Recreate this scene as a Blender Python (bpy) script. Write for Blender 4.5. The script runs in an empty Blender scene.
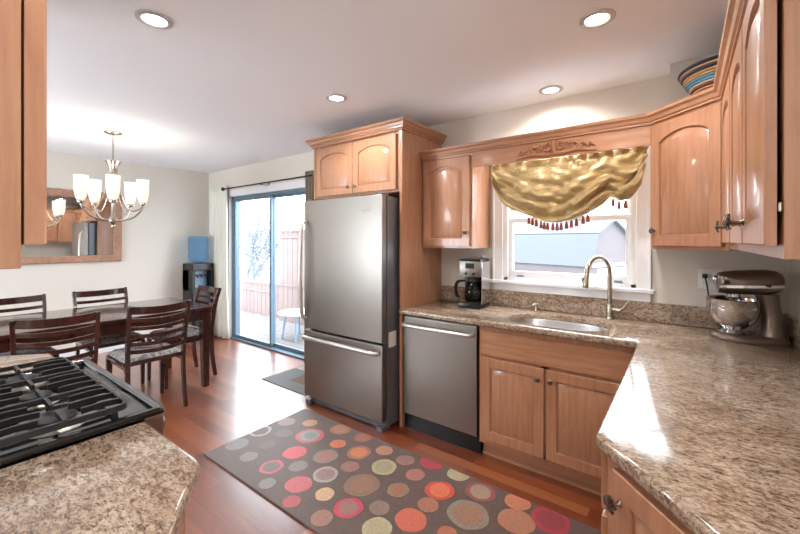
import bpy, bmesh, math, random
from mathutils import Vector, Matrix
random.seed(7)
PI = math.pi
C = bpy.context.scene
COL = C.collection

# ------------------------------------------------------------------ camera
cd = bpy.data.cameras.new('camera')
cam = bpy.data.objects.new('camera', cd)
COL.objects.link(cam)
cd.sensor_fit = 'HORIZONTAL'; cd.sensor_width = 36.0; cd.lens = 36.0*379/800
cd.shift_y = -27/800.0
cd.clip_start = 0.02
cam.location = (0, 0, 1.44)
cam.rotation_euler = (PI/2, 0, math.radians(37.01))
C.camera = cam

# ------------------------------------------------------------------ exposure
C.view_settings.view_transform = 'Standard'
C.view_settings.look = 'None'
C.view_settings.gamma = 1.0
C.view_settings.use_curve_mapping = False
C.view_settings.exposure = 0.25

# ------------------------------------------------------------------ world (bright overcast sky)
W = bpy.data.worlds.new('world'); C.world = W; W.use_nodes = True
nt = W.node_tree; nt.nodes.clear()
wo = nt.nodes.new('ShaderNodeOutputWorld'); bg = nt.nodes.new('ShaderNodeBackground')
bg.inputs['Color'].default_value = (0.86, 0.94, 1.0, 1); bg.inputs['Strength'].default_value = 9.0
nt.links.new(bg.outputs[0], wo.inputs[0])

def area_light(name, loc, rot, sx, sy, energy, color=(1, 1, 1), portal=False):
    l = bpy.data.lights.new(name, 'AREA'); l.shape = 'RECTANGLE'; l.size = sx; l.size_y = sy
    l.energy = energy; l.color = color
    if portal: l.cycles.is_portal = True
    o = bpy.data.objects.new(name, l); COL.objects.link(o); o.location = loc; o.rotation_euler = rot
    return o
area_light('slider_portal', (-4.385, 3.12, 1.03), (-PI/2, 0, 0), 1.85, 2.1, 10, portal=True)
area_light('window_portal', (-0.70, 3.12, 1.6), (-PI/2, 0, 0), 0.95, 0.95, 10, portal=True)
# added fill lights behind the camera, tilted up; these rooms have no modelled windows
area_light('dining_fill_light', (-4.2, -2.16, 1.45), (PI/2+0.7, 0, 0), 1.8, 1.3, 170, (0.80, 0.90, 1.0))
area_light('hall_fill_light', (1.66, -1.0, 1.45), (PI/2+0.9, 0, PI/2), 1.6, 1.4, 85, (0.90, 0.95, 1.0))
LAMP = 0.75      # overall strength of the ceiling lamps

# ------------------------------------------------------------------ materials
MATS = {}
def lin(c):
    return tuple(((v/255.0)/12.92 if v/255.0 <= 0.04045 else ((v/255.0+0.055)/1.055)**2.4) for v in c) + (1.0,)
def mat(name, rgb, rough=0.5, metal=0.0, coat=0.0, emit=None, es=0.0, trans=0.0, spec=0.5, ior=1.45, sheen=0.0):
    m = bpy.data.materials.new(name); m.use_nodes = True
    b = m.node_tree.nodes['Principled BSDF']
    b.inputs['Base Color'].default_value = lin(rgb); b.inputs['Roughness'].default_value = rough
    b.inputs['Metallic'].default_value = metal; b.inputs['Coat Weight'].default_value = coat
    b.inputs['Coat Roughness'].default_value = 0.08
    b.inputs['Transmission Weight'].default_value = trans; b.inputs['IOR'].default_value = ior
    b.inputs['Specular IOR Level'].default_value = spec; b.inputs['Sheen Weight'].default_value = sheen
    if emit: b.inputs['Emission Color'].default_value = lin(emit); b.inputs['Emission Strength'].default_value = es
    MATS[name] = m
    return m
def N(m, t, **kw):
    n = m.node_tree.nodes.new(t)
    for k, v in kw.items(): setattr(n, k, v)
    return n
def L(m, a, b): m.node_tree.links.new(a, b)
def ramp(m, stops, interp='LINEAR'):
    r = N(m, 'ShaderNodeValToRGB'); cr = r.color_ramp; cr.interpolation = interp
    while len(cr.elements) < len(stops): cr.elements.new(0.5)
    for e, (p, c) in zip(cr.elements, stops): e.position = p; e.color = c if len(c) == 4 else lin(c)
    return r
def coords(m, scale=(1, 1, 1), kind='Object', rot=(0, 0, 0)):
    t = N(m, 'ShaderNodeTexCoord'); mp = N(m, 'ShaderNodeMapping')
    mp.inputs['Scale'].default_value = scale; mp.inputs['Rotation'].default_value = rot
    L(m, t.outputs[kind], mp.inputs[0]); return mp.outputs[0]
def noise(m, vec, scale, detail=4, rough=0.55, dist=0.0):
    n = N(m, 'ShaderNodeTexNoise'); n.inputs['Scale'].default_value = scale; n.inputs['Detail'].default_value = detail
    n.inputs['Roughness'].default_value = rough; n.inputs['Distortion'].default_value = dist
    L(m, vec, n.inputs['Vector']); return n.outputs['Fac']
def bump(m, h, strength=0.1, dist=0.01):
    b = N(m, 'ShaderNodeBump'); b.inputs['Strength'].default_value = strength; b.inputs['Distance'].default_value = dist
    L(m, h, b.inputs['Height']); L(m, b.outputs[0], m.node_tree.nodes['Principled BSDF'].inputs['Normal'])
def base(m): return m.node_tree.nodes['Principled BSDF'].inputs['Base Color']

def wood(name, a, b, c, rough=0.32, coat=0.3, scale=(14, 14, 1.3), ns=3.0):
    m = mat(name, b, rough, coat=coat)
    v = coords(m, scale)
    f = noise(m, v, ns, 6, 0.6, 0.4)
    r = ramp(m, [(0.3, a), (0.5, b), (0.72, c)]); L(m, f, r.inputs[0]); L(m, r.outputs[0], base(m))
    return m
M_wood = wood('cabinet_wood', (163, 114, 84), (175, 127, 96), (185, 139, 108))
M_wood_x = wood('cabinet_wood_horizontal', (163, 114, 84), (175, 127, 96), (185, 139, 108), scale=(1.3, 14, 14))
M_cherry = wood('dining_wood', (46, 23, 20), (60, 30, 25), (76, 40, 33), rough=0.22, coat=0.8, scale=(2, 2, 2))
M_mirrorwood = wood('mirror_frame_wood', (150, 112, 92), (166, 126, 104), (182, 142, 118), rough=0.4, scale=(6, 6, 6))
M_orn = mat('carved_wood', (170, 118, 86), 0.4)

def plaster(name, rgb, rough=0.85):
    m = mat(name, rgb, rough, spec=0.25); v = coords(m, (1, 1, 1)); bump(m, noise(m, v, 90, 3), 0.05, 0.002); return m
M_wall = plaster('wall_paint', (222, 216, 206))
M_ceil = plaster('ceiling_paint', (247, 249, 252))
M_white = mat('white_trim_paint', (236, 236, 238), 0.35)
M_ext = plaster('outside_siding', (225, 222, 220))

# wood floor, planks along X
M_floor = mat('hardwood_floor', (150, 80, 50), 0.30, coat=1.0); M_floor.node_tree.nodes['Principled BSDF'].inputs['Coat Roughness'].default_value = 0.28; M_floor.node_tree.nodes['Principled BSDF'].inputs['Coat IOR'].default_value = 2.1
def floor_nodes(m):
    v = coords(m, (1, 1, 1))
    br = N(m, 'ShaderNodeTexBrick'); br.offset = 0.37; br.offset_frequency = 2
    for k, val in {'Scale': 1.0, 'Mortar Size': 0.0012, 'Mortar Smooth': 0.1, 'Bias': 0.0, 'Brick Width': 1.1, 'Row Height': 0.083}.items(): br.inputs[k].default_value = val
    br.inputs['Color1'].default_value = (0, 0, 0, 1); br.inputs['Color2'].default_value = (1, 1, 1, 1); br.inputs['Mortar'].default_value = (0.5, 0.5, 0.5, 1)
    L(m, v, br.inputs['Vector'])
    v2 = coords(m, (1.2, 16, 1)); g = noise(m, v2, 3.0, 6, 0.65, 0.6)
    ad = N(m, 'ShaderNodeMath', operation='MULTIPLY_ADD'); ad.inputs[1].default_value = 0.55; L(m, br.outputs['Color'], ad.inputs[0])
    g2 = N(m, 'ShaderNodeMath', operation='MULTIPLY'); g2.inputs[1].default_value = 0.55; L(m, g, g2.inputs[0]); L(m, g2.outputs[0], ad.inputs[2])
    r = ramp(m, [(0.15, (74, 30, 14)), (0.38, (112, 48, 22)), (0.6, (142, 72, 38)), (0.85, (166, 100, 62))]); L(m, ad.outputs[0], r.inputs[0])
    mx = N(m, 'ShaderNodeMixRGB'); mx.inputs[2].default_value = lin((52, 24, 16)); L(m, br.outputs['Fac'], mx.inputs[0]); L(m, r.outputs[0], mx.inputs[1])
    L(m, mx.outputs[0], base(m))
    b = N(m, 'ShaderNodeBump'); b.inputs['Strength'].default_value = 0.25; b.inputs['Distance'].default_value = 0.002; b.invert = True
    L(m, br.outputs['Fac'], b.inputs['Height']); L(m, b.outputs[0], m.node_tree.nodes['Principled BSDF'].inputs['Normal'])
floor_nodes(M_floor)

# granite
M_gran = mat('granite', (170, 150, 130), 0.12, coat=0.3)
def granite(m):
    v = coords(m, (1, 1.9, 1.9))
    n1 = noise(m, v, 48, 8, 0.72, 0.8); n2 = noise(m, v, 110, 4, 0.6); n3 = noise(m, v, 5, 4, 0.6, 0.5)
    r1 = ramp(m, [(0.35, (96, 78, 66)), (0.44, (140, 123, 108)), (0.54, (184, 170, 153)), (0.68, (206, 196, 181))]); L(m, n1, r1.inputs[0])
    r2 = ramp(m, [(0.36, (0.05, 0.035, 0.03, 1)), (0.43, (1, 1, 1, 1))]); L(m, n2, r2.inputs[0])
    mx = N(m, 'ShaderNodeMixRGB', blend_type='MULTIPLY'); mx.inputs[0].default_value = 0.75; L(m, r1.outputs[0], mx.inputs[1]); L(m, r2.outputs[0], mx.inputs[2])
    r3 = ramp(m, [(0.35, (205, 180, 160)), (0.65, (255, 250, 244))]); L(m, n3, r3.inputs[0])
    m2 = N(m, 'ShaderNodeMixRGB', blend_type='MULTIPLY'); m2.inputs[0].default_value = 0.8; L(m, mx.outputs[0], m2.inputs[1]); L(m, r3.outputs[0], m2.inputs[2])
    L(m, m2.outputs[0], base(m))
granite(M_gran)

def brushed(name, rgb, rough, scale):
    m = mat(name, rgb, rough, metal=1.0); v = coords(m, scale); n = noise(m, v, 4, 3, 0.6)
    mr = N(m, 'ShaderNodeMapRange'); mr.inputs['To Min'].default_value = rough*0.8; mr.inputs['To Max'].default_value = rough*1.25
    L(m, n, mr.inputs[0]); L(m, mr.outputs[0], m.node_tree.nodes['Principled BSDF'].inputs['Roughness']); bump(m, n, 0.03, 0.001); return m
M_steel = brushed('brushed_steel', (150, 144, 137), 0.36, (120, 120, 1))
M_steel_bowl = brushed('sink_steel', (205, 208, 212), 0.28, (60, 60, 60))
M_side = mat('fridge_side_grey', (112, 112, 116), 0.28, metal=0.5)
M_handle = mat('satin_handle', (212, 208, 203), 0.32, metal=0.8)
M_chrome = mat('polished_steel', (215, 215, 218), 0.08, metal=1.0)
M_nickel = mat('brushed_nickel', (190, 180, 168), 0.25, metal=1.0)
M_pewter = mat('dark_pewter', (120, 108, 98), 0.3, metal=1.0)
M_mixer = mat('metallic_mixer_paint', (112, 98, 88), 0.30, metal=0.7, coat=0.5)
M_black = mat('black_plastic', (18, 18, 20), 0.3)
M_enamel = mat('black_enamel', (16, 17, 18), 0.12, coat=0.5)
M_iron = mat('cast_iron', (36, 36, 36), 0.42)
M_alum = mat('burner_aluminium', (150, 146, 138), 0.35, metal=0.9)
M_bronze = mat('blue_grey_frame', (108, 130, 146), 0.4, metal=0.2)
M_rod = mat('rod_metal', (58, 52, 50), 0.35, metal=0.8)
M_display = mat('blue_grey_panel', (120, 150, 180), 0.25)
M_paper = mat('paper', (214, 208, 202), 0.8)
M_tasselmat = mat('tassel_thread', (132, 66, 52), 0.85)
M_tasselpale = mat('tassel_cord', (206, 178, 120), 0.8)
M_water = mat('blue_water_bottle', (150, 195, 230), 0.08, trans=0.75, ior=1.2)
M_curtain = mat('linen_curtain', (232, 231, 220), 0.9, sheen=0.2)
M_curtdark = mat('taupe_curtain', (150, 140, 122), 0.9, sheen=0.2)
M_bark = mat('bark', (108, 116, 126), 0.9)
M_snow = mat('pale_ground', (150, 152, 160), 0.9)
M_fence = mat('fence_boards', (122, 106, 104), 0.8)
M_shed = mat('shed_siding', (92, 86, 88), 0.8)
M_shedroof = mat('shed_roof_shingles', (88, 92, 98), 0.9)
M_deck = mat('deck_boards', (118, 116, 118), 0.8)
M_mirror = mat('mirror_glass', (236, 238, 240), 0.01, metal=1.0)

def glass(name, tint=(1, 1, 1, 1)):
    m = bpy.data.materials.new(name); m.use_nodes = True; m.node_tree.nodes.clear()
    o = N(m, 'ShaderNodeOutputMaterial'); t = N(m, 'ShaderNodeBsdfTransparent'); g = N(m, 'ShaderNodeBsdfGlossy'); f = N(m, 'ShaderNodeFresnel'); x = N(m, 'ShaderNodeMixShader')
    t.inputs[0].default_value = tint; g.inputs['Roughness'].default_value = 0.0; f.inputs[0].default_value = 1.45
    ge = N(m, 'ShaderNodeNewGeometry'); mm = N(m, 'ShaderNodeMath', operation='MULTIPLY_ADD'); mm.inputs[1].default_value = -0.449; mm.inputs[2].default_value = 1.45
    L(m, ge.outputs['Backfacing'], mm.inputs[0]); L(m, mm.outputs[0], f.inputs[0])
    L(m, f.outputs[0], x.inputs[0]); L(m, t.outputs[0], x.inputs[1]); L(m, g.outputs[0], x.inputs[2]); L(m, x.outputs[0], o.inputs[0]); return m
M_glass = glass('window_glass')
M_coffeeglass = glass('carafe_glass', (0.35, 0.33, 0.32, 1))
M_shade = mat('frosted_shade_glass', (246, 244, 238), 0.35, emit=(255, 244, 222), es=0.22, trans=0.25)
M_bulb = mat('lamp_lens', (255, 250, 240), 0.5, emit=(255, 240, 222), es=9.0)

# gold silk
M_silk = mat('gold_silk', (176, 152, 96), 0.36, sheen=0.3, metal=0.2)
def silk(m):
    v = coords(m, (4, 4, 60)); n = noise(m, v, 4, 3); v2 = coords(m); n2 = noise(m, v2, 14, 4, 0.6, 0.6)
    r = ramp(m, [(0.3, (162, 136, 88)), (0.7, (200, 174, 122))]); L(m, n, r.inputs[0]); L(m, r.outputs[0], base(m)); bump(m, n2, 0.8, 0.02)
silk(M_silk)
# cushion fabric
M_cush = mat('cushion_fabric', (190, 186, 184), 0.85, sheen=0.2)
def cush(m):
    v = coords(m); n = noise(m, v, 26, 3, 0.5, 1.2); r = ramp(m, [(0.44, (150, 140, 138)), (0.52, (212, 208, 206))]); L(m, n, r.inputs[0]); L(m, r.outputs[0], base(m)); bump(m, noise(m, v, 9, 3), 0.4, 0.01)
cush(M_cush)
# doormat patchwork
M_mat = mat('patchwork_mat', (120, 116, 116), 0.9)
def patch(m):
    v = coords(m, (1, 1, 1)); ch = N(m, 'ShaderNodeTexVoronoi', distance='CHEBYCHEV'); ch.inputs['Scale'].default_value = 4.2; ch.inputs['Randomness'].default_value = 0.25
    L(m, v, ch.inputs['Vector']); s = N(m, 'ShaderNodeSeparateColor'); L(m, ch.outputs['Color'], s.inputs[0])
    r = ramp(m, [(0.0, (134, 138, 140)), (0.35, (182, 166, 150)), (0.6, (134, 112, 98)), (0.8, (200, 192, 184))], 'CONSTANT'); L(m, s.outputs[0], r.inputs[0]); L(m, r.outputs[0], base(m))
patch(M_mat)
def wool(name, rgb):
    m = mat(name, rgb, 0.5, sheen=0.5); v = coords(m); n = noise(m, v, 160, 3)
    r = ramp(m, [(0.25, tuple(int(c*0.78) for c in rgb)), (0.75, tuple(min(255, int(c*1.14)) for c in rgb))]); L(m, n, r.inputs[0]); L(m, r.outputs[0], base(m)); bump(m, n, 0.35, 0.004); return m

# ------------------------------------------------------------------ mesh helpers
class MB:
    def __init__(s): s.bm = bmesh.new()
    def _xf(s, vs, M):
        if M is not None:
            for v in vs: v.co = M @ v.co
    def box(s, x0, x1, y0, y1, z0, z1, bev=0.0, M=None, mi=0):
        r = bmesh.ops.create_cube(s.bm, size=1.0); vs = r['verts']
        for v in vs:
            v.co = Vector(((x0+x1)/2+v.co.x*(x1-x0), (y0+y1)/2+v.co.y*(y1-y0), (z0+z1)/2+v.co.z*(z1-z0)))
        fs = list({f for v in vs for f in v.link_faces})
        if bev > 0:
            es = list({e for f in fs for e in f.edges})
            q = bmesh.ops.bevel(s.bm, geom=es, offset=bev, segments=2, affect='EDGES', profile=0.6)
            vs = list({v for f in q['faces'] for v in f.verts} | {v for v in vs if v.is_valid}); fs = list({f for v in vs for f in v.link_faces})
        for f in fs: f.material_index = mi
        s._xf(vs, M); return s
    def prism(s, pts, z0, z1, M=None, mi=0, axis='z'):
        def mk(p, z):
            return {'z': (p[0], p[1], z), 'y': (p[0], z, p[1]), 'x': (z, p[0], p[1])}[axis]
        a = [s.bm.verts.new(mk(p, z0)) for p in pts]; b = [s.bm.verts.new(mk(p, z1)) for p in pts]
        n = len(pts); fs = [s.bm.faces.new(a[::-1]), s.bm.faces.new(b)]
        for i in range(n): fs.append(s.bm.faces.new((a[i], a[(i+1) % n], b[(i+1) % n], b[i])))
        for f in fs: f.material_index = mi
        s._xf(a+b, M); return s
    def loft(s, rings, cap=True, closed=True, M=None, mi=0, loop=False):
        R = [[s.bm.verts.new(p) for p in r] for r in rings]; n = len(R[0]); fs = []
        m = len(R)
        for j in range(m if loop else m-1):
            A, B = R[j], R[(j+1) % m]
            for i in range(n if closed else n-1):
                fs.append(s.bm.faces.new((A[i], A[(i+1) % n], B[(i+1) % n], B[i])))
        if cap and closed and not loop: fs.append(s.bm.faces.new(R[0][::-1])); fs.append(s.bm.faces.new(R[-1]))
        for f in fs: f.material_index = mi
        s._xf([v for r in R for v in r], M); return s
    def lathe(s, prof, cx=0, cy=0, cz=0, n=24, M=None, mi=0, cap=True, sx=1, sy=1):
        return s.loft([[(cx+sx*max(r, 1e-4)*math.cos(2*PI*i/n), cy+sy*max(r, 1e-4)*math.sin(2*PI*i/n), cz+z) for i in range(n)] for r, z in prof], cap, True, M, mi)
    def tube(s, pts, r, n=8, M=None, mi=0, flat=1.0, up=None):
        pts = [Vector(p) for p in pts]; rings = []; prev = None
        for i, p in enumerate(pts):
            d = (pts[min(i+1, len(pts)-1)]-pts[max(i-1, 0)]).normalized()
            if prev is None:
                u = Vector(up) if up else (Vector((0, 0, 1)) if abs(d.z) < 0.9 else Vector((1, 0, 0)))
            else: u = prev
            u = (u-d*u.dot(d)).normalized(); w = d.cross(u); prev = u
            rr = r[i] if isinstance(r, (list, tuple)) else r
            rings.append([p+u*rr*math.cos(2*PI*k/n)+w*rr*flat*math.sin(2*PI*k/n) for k in range(n)])
        return s.loft(rings, True, True, M, mi)
    def bar(s, pts, wu, ww, up=(0, 0, 1), M=None, mi=0):
        """rectangular section swept along pts; wu = size along up, ww = across"""
        pts = [Vector(p) for p in pts]; rings = []; up = Vector(up)
        for i, p in enumerate(pts):
            d = (pts[min(i+1, len(pts)-1)]-pts[max(i-1, 0)]).normalized()
            u = (up-d*up.dot(d)).normalized(); w = d.cross(u)
            a = (wu[i] if isinstance(wu, (list, tuple)) else wu)/2; b = (ww[i] if isinstance(ww, (list, tuple)) else ww)/2
            rings.append([p+u*a+w*b, p-u*a+w*b, p-u*a-w*b, p+u*a-w*b])
        return s.loft(rings, True, True, M, mi)
    def sweep(s, path, prof, M=None, mi=0):
        """profile [(out, z)] swept along an open 2-D path, out = to the right of travel, mitred"""
        rings = []
        P = [Vector(p) for p in path]
        for i, p in enumerate(P):
            d1 = (P[i]-P[i-1]).normalized() if i > 0 else None; d2 = (P[i+1]-P[i]).normalized() if i < len(P)-1 else None
            if d1 is None: d1 = d2
            if d2 is None: d2 = d1
            n1 = Vector((d1.y, -d1.x)); n2 = Vector((d2.y, -d2.x)); m = (n1+n2); m = m/(m.dot(n1))
            rings.append([(p.x+m.x*o, p.y+m.y*o, z) for o, z in prof])
        return s.loft(rings, True, True, M, mi)
    def build(s, name, mats, parent=None, smooth=None, bevel=0.0, subsurf=0, solid=0.0):
        me = bpy.data.meshes.new(name)
        bmesh.ops.recalc_face_normals(s.bm, faces=s.bm.faces)
        s.bm.to_mesh(me); s.bm.free()
        for m in (mats if isinstance(mats, (list, tuple)) else [mats]): me.materials.append(m)
        o = bpy.data.objects.new(name, me); COL.objects.link(o)
        if parent: o.parent = parent
        if smooth is not None:
            for p in me.polygons: p.use_smooth = True
            try: me.set_sharp_from_angle(angle=math.radians(smooth))
            except Exception: pass
        if solid:
            md = o.modifiers.new('solid', 'SOLIDIFY'); md.thickness = solid; md.offset = 0
        if bevel:
            md = o.modifiers.new('bevel', 'BEVEL'); md.width = bevel; md.segments = 2; md.limit_method = 'ANGLE'; md.angle_limit = math.radians(40)
        if subsurf:
            md = o.modifiers.new('sub', 'SUBSURF'); md.levels = subsurf; md.render_levels = subsurf
        return o

def tag(o, label=None, cat=None, group=None, kind=None):
    if label: o['label'] = label
    if cat: o['category'] = cat
    if group: o['group'] = group
    if kind: o['kind'] = kind
    return o
def thing(name, label, cat, loc=(0, 0, 0), rz=0, group=None):
    o = bpy.data.objects.new(name, None); o.empty_display_size = 0.1; COL.objects.link(o); o.location = loc; o.rotation_euler = (0, 0, rz)
    return tag(o, label, cat, group)
def struct(o, label=None):
    o['kind'] = 'structure'
    if label: o['label'] = label
    return o
def copy_tree(o, parent=None):
    c = o.copy(); COL.objects.link(c)
    if parent: c.parent = parent
    for ch in [x for x in o.children if x.type != 'LIGHT' or True]: copy_tree(ch, c)
    return c
def arc(cx, cy, r, a0, a1, n): return [(cx+r*math.cos(a0+(a1-a0)*i/n), cy+r*math.sin(a0+(a1-a0)*i/n)) for i in range(n+1)]
def rot(z, loc=(0, 0, 0)): return Matrix.Translation(loc) @ Matrix.Rotation(z, 4, 'Z')
def lerp(a, b, t): return a+(b-a)*t
def interp(tab, x):
    if x <= tab[0][0]: return tab[0][1]
    for (a, u), (b, v) in zip(tab, tab[1:]):
        if x <= b: return u+(v-u)*(x-a)/(b-a)
    return tab[-1][1]

XL, XR, YB, YF, ZC = -5.95, 0.454, 2.93, -0.20, 2.48
YD = -2.2      # far wall of the dining room and hall, behind the camera
XH = 1.7       # end wall of the hall behind the camera

# ------------------------------------------------------------------ setting
b = MB(); b.box(XL-0.15, XH, YD, YB+0.15, -0.1, 0.0); struct(b.build('floor', M_floor), 'glossy red-brown hardwood plank floor')
b = MB(); b.box(XL-0.15, XH, YD, YB+0.15, ZC, ZC+0.12); struct(b.build('ceiling', M_ceil), 'smooth off-white ceiling')
WX0, WX1, WZ0, WZ1 = -1.165, -0.262, 1.125, 2.06     # window opening
SX0, SX1, SZ1 = -5.31, -3.46, 2.07                  # sliding door opening
b = MB()
b.box(XL-0.15, SX0, YB, YB+0.15, 0, ZC); b.box(SX0, SX1, YB, YB+0.15, SZ1, ZC); b.box(SX1, WX0, YB, YB+0.15, 0, ZC)
b.box(WX0, WX1, YB, YB+0.15, 0, WZ0); b.box(WX0, WX1, YB, YB+0.15, WZ1, ZC); b.box(WX1, XR+0.15, YB, YB+0.15, 0, ZC)
struct(b.build('wall_back', M_wall), 'beige painted wall with the window and sliding door')
b = MB(); b.box(XL-0.15, XL, YD, YB, 0, ZC); struct(b.build('wall_left', M_wall), 'plain beige dining room wall holding the mirror')
b = MB(); b.box(XR, XR+0.15, 0.35, YB, 0, ZC); struct(b.build('wall_right', M_wall))
b = MB(); b.box(-2.62, -0.36, YF-0.12, YF, 0, ZC); struct(b.build('wall_front', M_wall))
b = MB(); b.box(XL-0.15, XH+0.15, YD-0.15, YD, 0, ZC); struct(b.build('wall_far', M_wall))
b = MB(); b.box(XH, XH+0.15, YD, 0.35, 0, ZC); b.box(XR+0.15, XH+0.15, 0.35, 0.5, 0, ZC); struct(b.build('wall_hall', M_wall))
b = MB(); b.box(-0.074, XR, 2.75, YB, 2.115, ZC); struct(b.build('wall_chase', M_wall), 'boxed-out wall corner above the corner cabinet')
b = MB(); b.box(XL, XL+0.014, YD, YB-0.014, 0, 0.10, 0.003); struct(b.build('baseboard_left', M_white))
b = MB(); b.box(XL+0.014, -5.40, YB-0.014, YB, 0, 0.10, 0.003); b.box(-3.38, -2.78, YB-0.014, YB, 0, 0.10, 0.003); struct(b.build('baseboard_back', M_white))

# window (double hung)
win = bpy.data.objects.new('window_1', None); COL.objects.link(win); win.location = (0, 0, 0); struct(win, 'white double-hung kitchen window over the sink')
b = MB(); y0, y1 = YB-0.018, YB-0.001
b.box(WX0-0.085, WX0-0.004, y0, y1, WZ0-0.02, WZ1+0.09, 0.004); b.box(WX1+0.004, WX1+0.085, y0, y1, WZ0-0.02, WZ1+0.09, 0.004); b.box(WX0-0.085, WX1+0.085, y0-0.002, y1, WZ1+0.004, WZ1+0.09, 0.004)
b.box(WX0-0.085, WX0-0.072, y0-0.012, y1, WZ0-0.02, WZ1+0.09, 0.003); b.box(WX1+0.072, WX1+0.085, y0-0.012, y1, WZ0-0.02, WZ1+0.09, 0.003)
b.build('casing', M_white, win)
b = MB(); b.box(WX0-0.105, WX1+0.105, YB-0.05, YB+0.09, WZ0-0.028, WZ0-0.002, 0.006); b.box(WX0-0.085, WX1+0.085, y0, y1, WZ0-0.085, WZ0-0.03, 0.004)
b.build('window_sill', M_white, win)
b = MB(); j = 0.028
b.box(WX0, WX0+j, YB, YB+0.13, WZ0, WZ1); b.box(WX1-j, WX1, YB, YB+0.13, WZ0, WZ1); b.box(WX0, WX1, YB, YB+0.13, WZ1-j, WZ1); b.box(WX0, WX1, YB, YB+0.13, WZ0-0.001, WZ0+0.02)
b.build('jamb', M_white, win)
def sash(x0, x1, z0, z1, ya, yb, w, wb, nm):
    b = MB(); b.box(x0, x0+w, ya, yb, z0, z1, 0.004); b.box(x1-w, x1, ya, yb, z0, z1, 0.004); b.box(x0+w-0.002, x1-w+0.002, ya+0.001, yb-0.001, z0, z0+wb, 0.004); b.box(x0+w-0.002, x1-w+0.002, ya+0.001, yb-0.001, z1-w, z1, 0.004)
    s = b.build(nm, M_white, win)
    g = MB(); g.box(x0+w-0.004, x1-w+0.004, (ya+yb)/2-0.002, (ya+yb)/2+0.002, z0+wb-0.004, z1-w+0.004); g.build('pane', M_glass, s); return s
s1 = sash(WX0+j, WX1-j, WZ0+0.02, 1.615, YB+0.03, YB+0.065, 0.034, 0.05, 'lower_sash')
s2 = sash(WX0+j, WX1-j, 1.575, WZ1-j, YB+0.07, YB+0.105, 0.034, 0.038, 'upper_sash')
for xx in (WX0+0.10, WX1-0.13):
    b = MB(); b.box(xx, xx+0.05, YB+0.012, YB+0.03, WZ0+0.028, WZ0+0.04, 0.003); o = b.build('sash_lift', M_display, s1)

# sliding glass door
sd = bpy.data.objects.new('door_1', None); COL.objects.link(sd); struct(sd, 'sliding glass patio door with dark blue-grey frame')
b = MB(); w = 0.035
b.box(SX0, SX0+w, YB+0.02, YB+0.13, 0, SZ1); b.box(SX1-w, SX1, YB+0.02, YB+0.13, 0, SZ1); b.box(SX0, SX1, YB+0.02, YB+0.13, SZ1-w, SZ1); b.box(SX0, SX1, YB-0.005, YB+0.13, 0.0, 0.022)
b.build('door_frame', M_bronze, sd)
def slidep(x0, x1, ya, nm):
    b = MB(); w = 0.036; z0, z1 = 0.022, SZ1-0.035
    b.box(x0, x0+w, ya, ya+0.035, z0, z1, 0.003); b.box(x1-w, x1, ya, ya+0.035, z0, z1, 0.003); b.box(x0+w, x1-w, ya+0.001, ya+0.034, z0, z0+0.045); b.box(x0+w, x1-w, ya+0.001, ya+0.034, z1-w, z1)
    s = b.build(nm, M_bronze, sd); g = MB(); g.box(x0+w-0.004, x1-w+0.004, ya+0.015, ya+0.02, z0+0.041, z1-w+0.004); g.build('pane', M_glass, s); return s
slidep(SX0+w, -4.36, YB+0.035, 'door_panel'); fp = slidep(-4.405, SX1-w, YB+0.08, 'fixed_panel')
b = MB(); b.box(SX0-0.06, SX0-0.002, YB-0.015, YB-0.001, 0, SZ1+0.09, 0.003); b.box(SX1+0.002, SX1+0.06, YB-0.015, YB-0.001, 0, SZ1+0.09, 0.003); b.box(SX0-0.06, SX1+0.06, YB-0.017, YB-0.001, SZ1+0.002, SZ1+0.09, 0.003)
struct(b.build('trim_1', M_white), 'white casing around the sliding door')

# ------------------------------------------------------------------ outside
b = MB(); b.box(-30, 14, 3.3, 40, -0.9, -0.8); tag(b.build('yard_ground', M_snow), kind='structure')
b = MB()
for i in range(13): b.box(-8.5, -2.6, 3.10+i*0.142, 3.10+i*0.142+0.134, -0.16, -0.13)
b.box(-8.5, -2.6, 3.1, 4.93, -0.8, -0.165); tag(b.build('patio_deck', M_deck), kind='structure')

def fence(name, label, x0, x1, y, z0, z1, rail):
    t = thing(name, label, 'fence', ((x0+x1)/2, y, z0)); n = int((x1-x0)/0.14)
    b = MB()
    for i in range(n): b.box(-(x1-x0)/2+i*(x1-x0)/n, -(x1-x0)/2+(i+1)*(x1-x0)/n-0.008, -0.01, 0.01, 0, z1-z0)
    b.build('board_panel', M_fence, t)
    for z in rail: b = MB(); b.box(-(x1-x0)/2, (x1-x0)/2, -0.04, 0.015, z-z0-0.04, z-z0, 0.004); b.build('rail', M_fence, t)
    for x in (-(x1-x0)/2+0.05, (x1-x0)/2-0.05): b = MB(); b.box(x-0.045, x+0.045, 0.012, 0.10, 0, z1-z0+0.05, 0.004); b.build('post', M_fence, t)
    return t
fence('privacy_fence', 'tall pinkish board fence section outside the right glass door panel', -6.35, -2.9, 4.5, -0.15, 1.63, (1.64, 1.52, 0.60))
fence('deck_railing', 'low board fence at the deck edge beyond the left door panel', -9.4, -6.4, 4.62, -0.15, 0.55, (0.56, 0.40))
t = thing('patio_table', 'small round pale patio table on the deck outside the glass door', 'table', (-4.95, 3.85, -0.13))
b = MB(); b.lathe([(0.26, 0.40), (0.30, 0.405), (0.30, 0.425), (0.29, 0.43)], n=32); b.build('tabletop', M_white, t, 40)
for k in range(4):
    a = PI/4+k*PI/2; b = MB(); b.tube([(0.24*math.cos(a), 0.24*math.sin(a), 0), (0.18*math.cos(a), 0.18*math.sin(a), 0.40)], 0.014); b.build('leg', M_display, t, 40)

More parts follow.
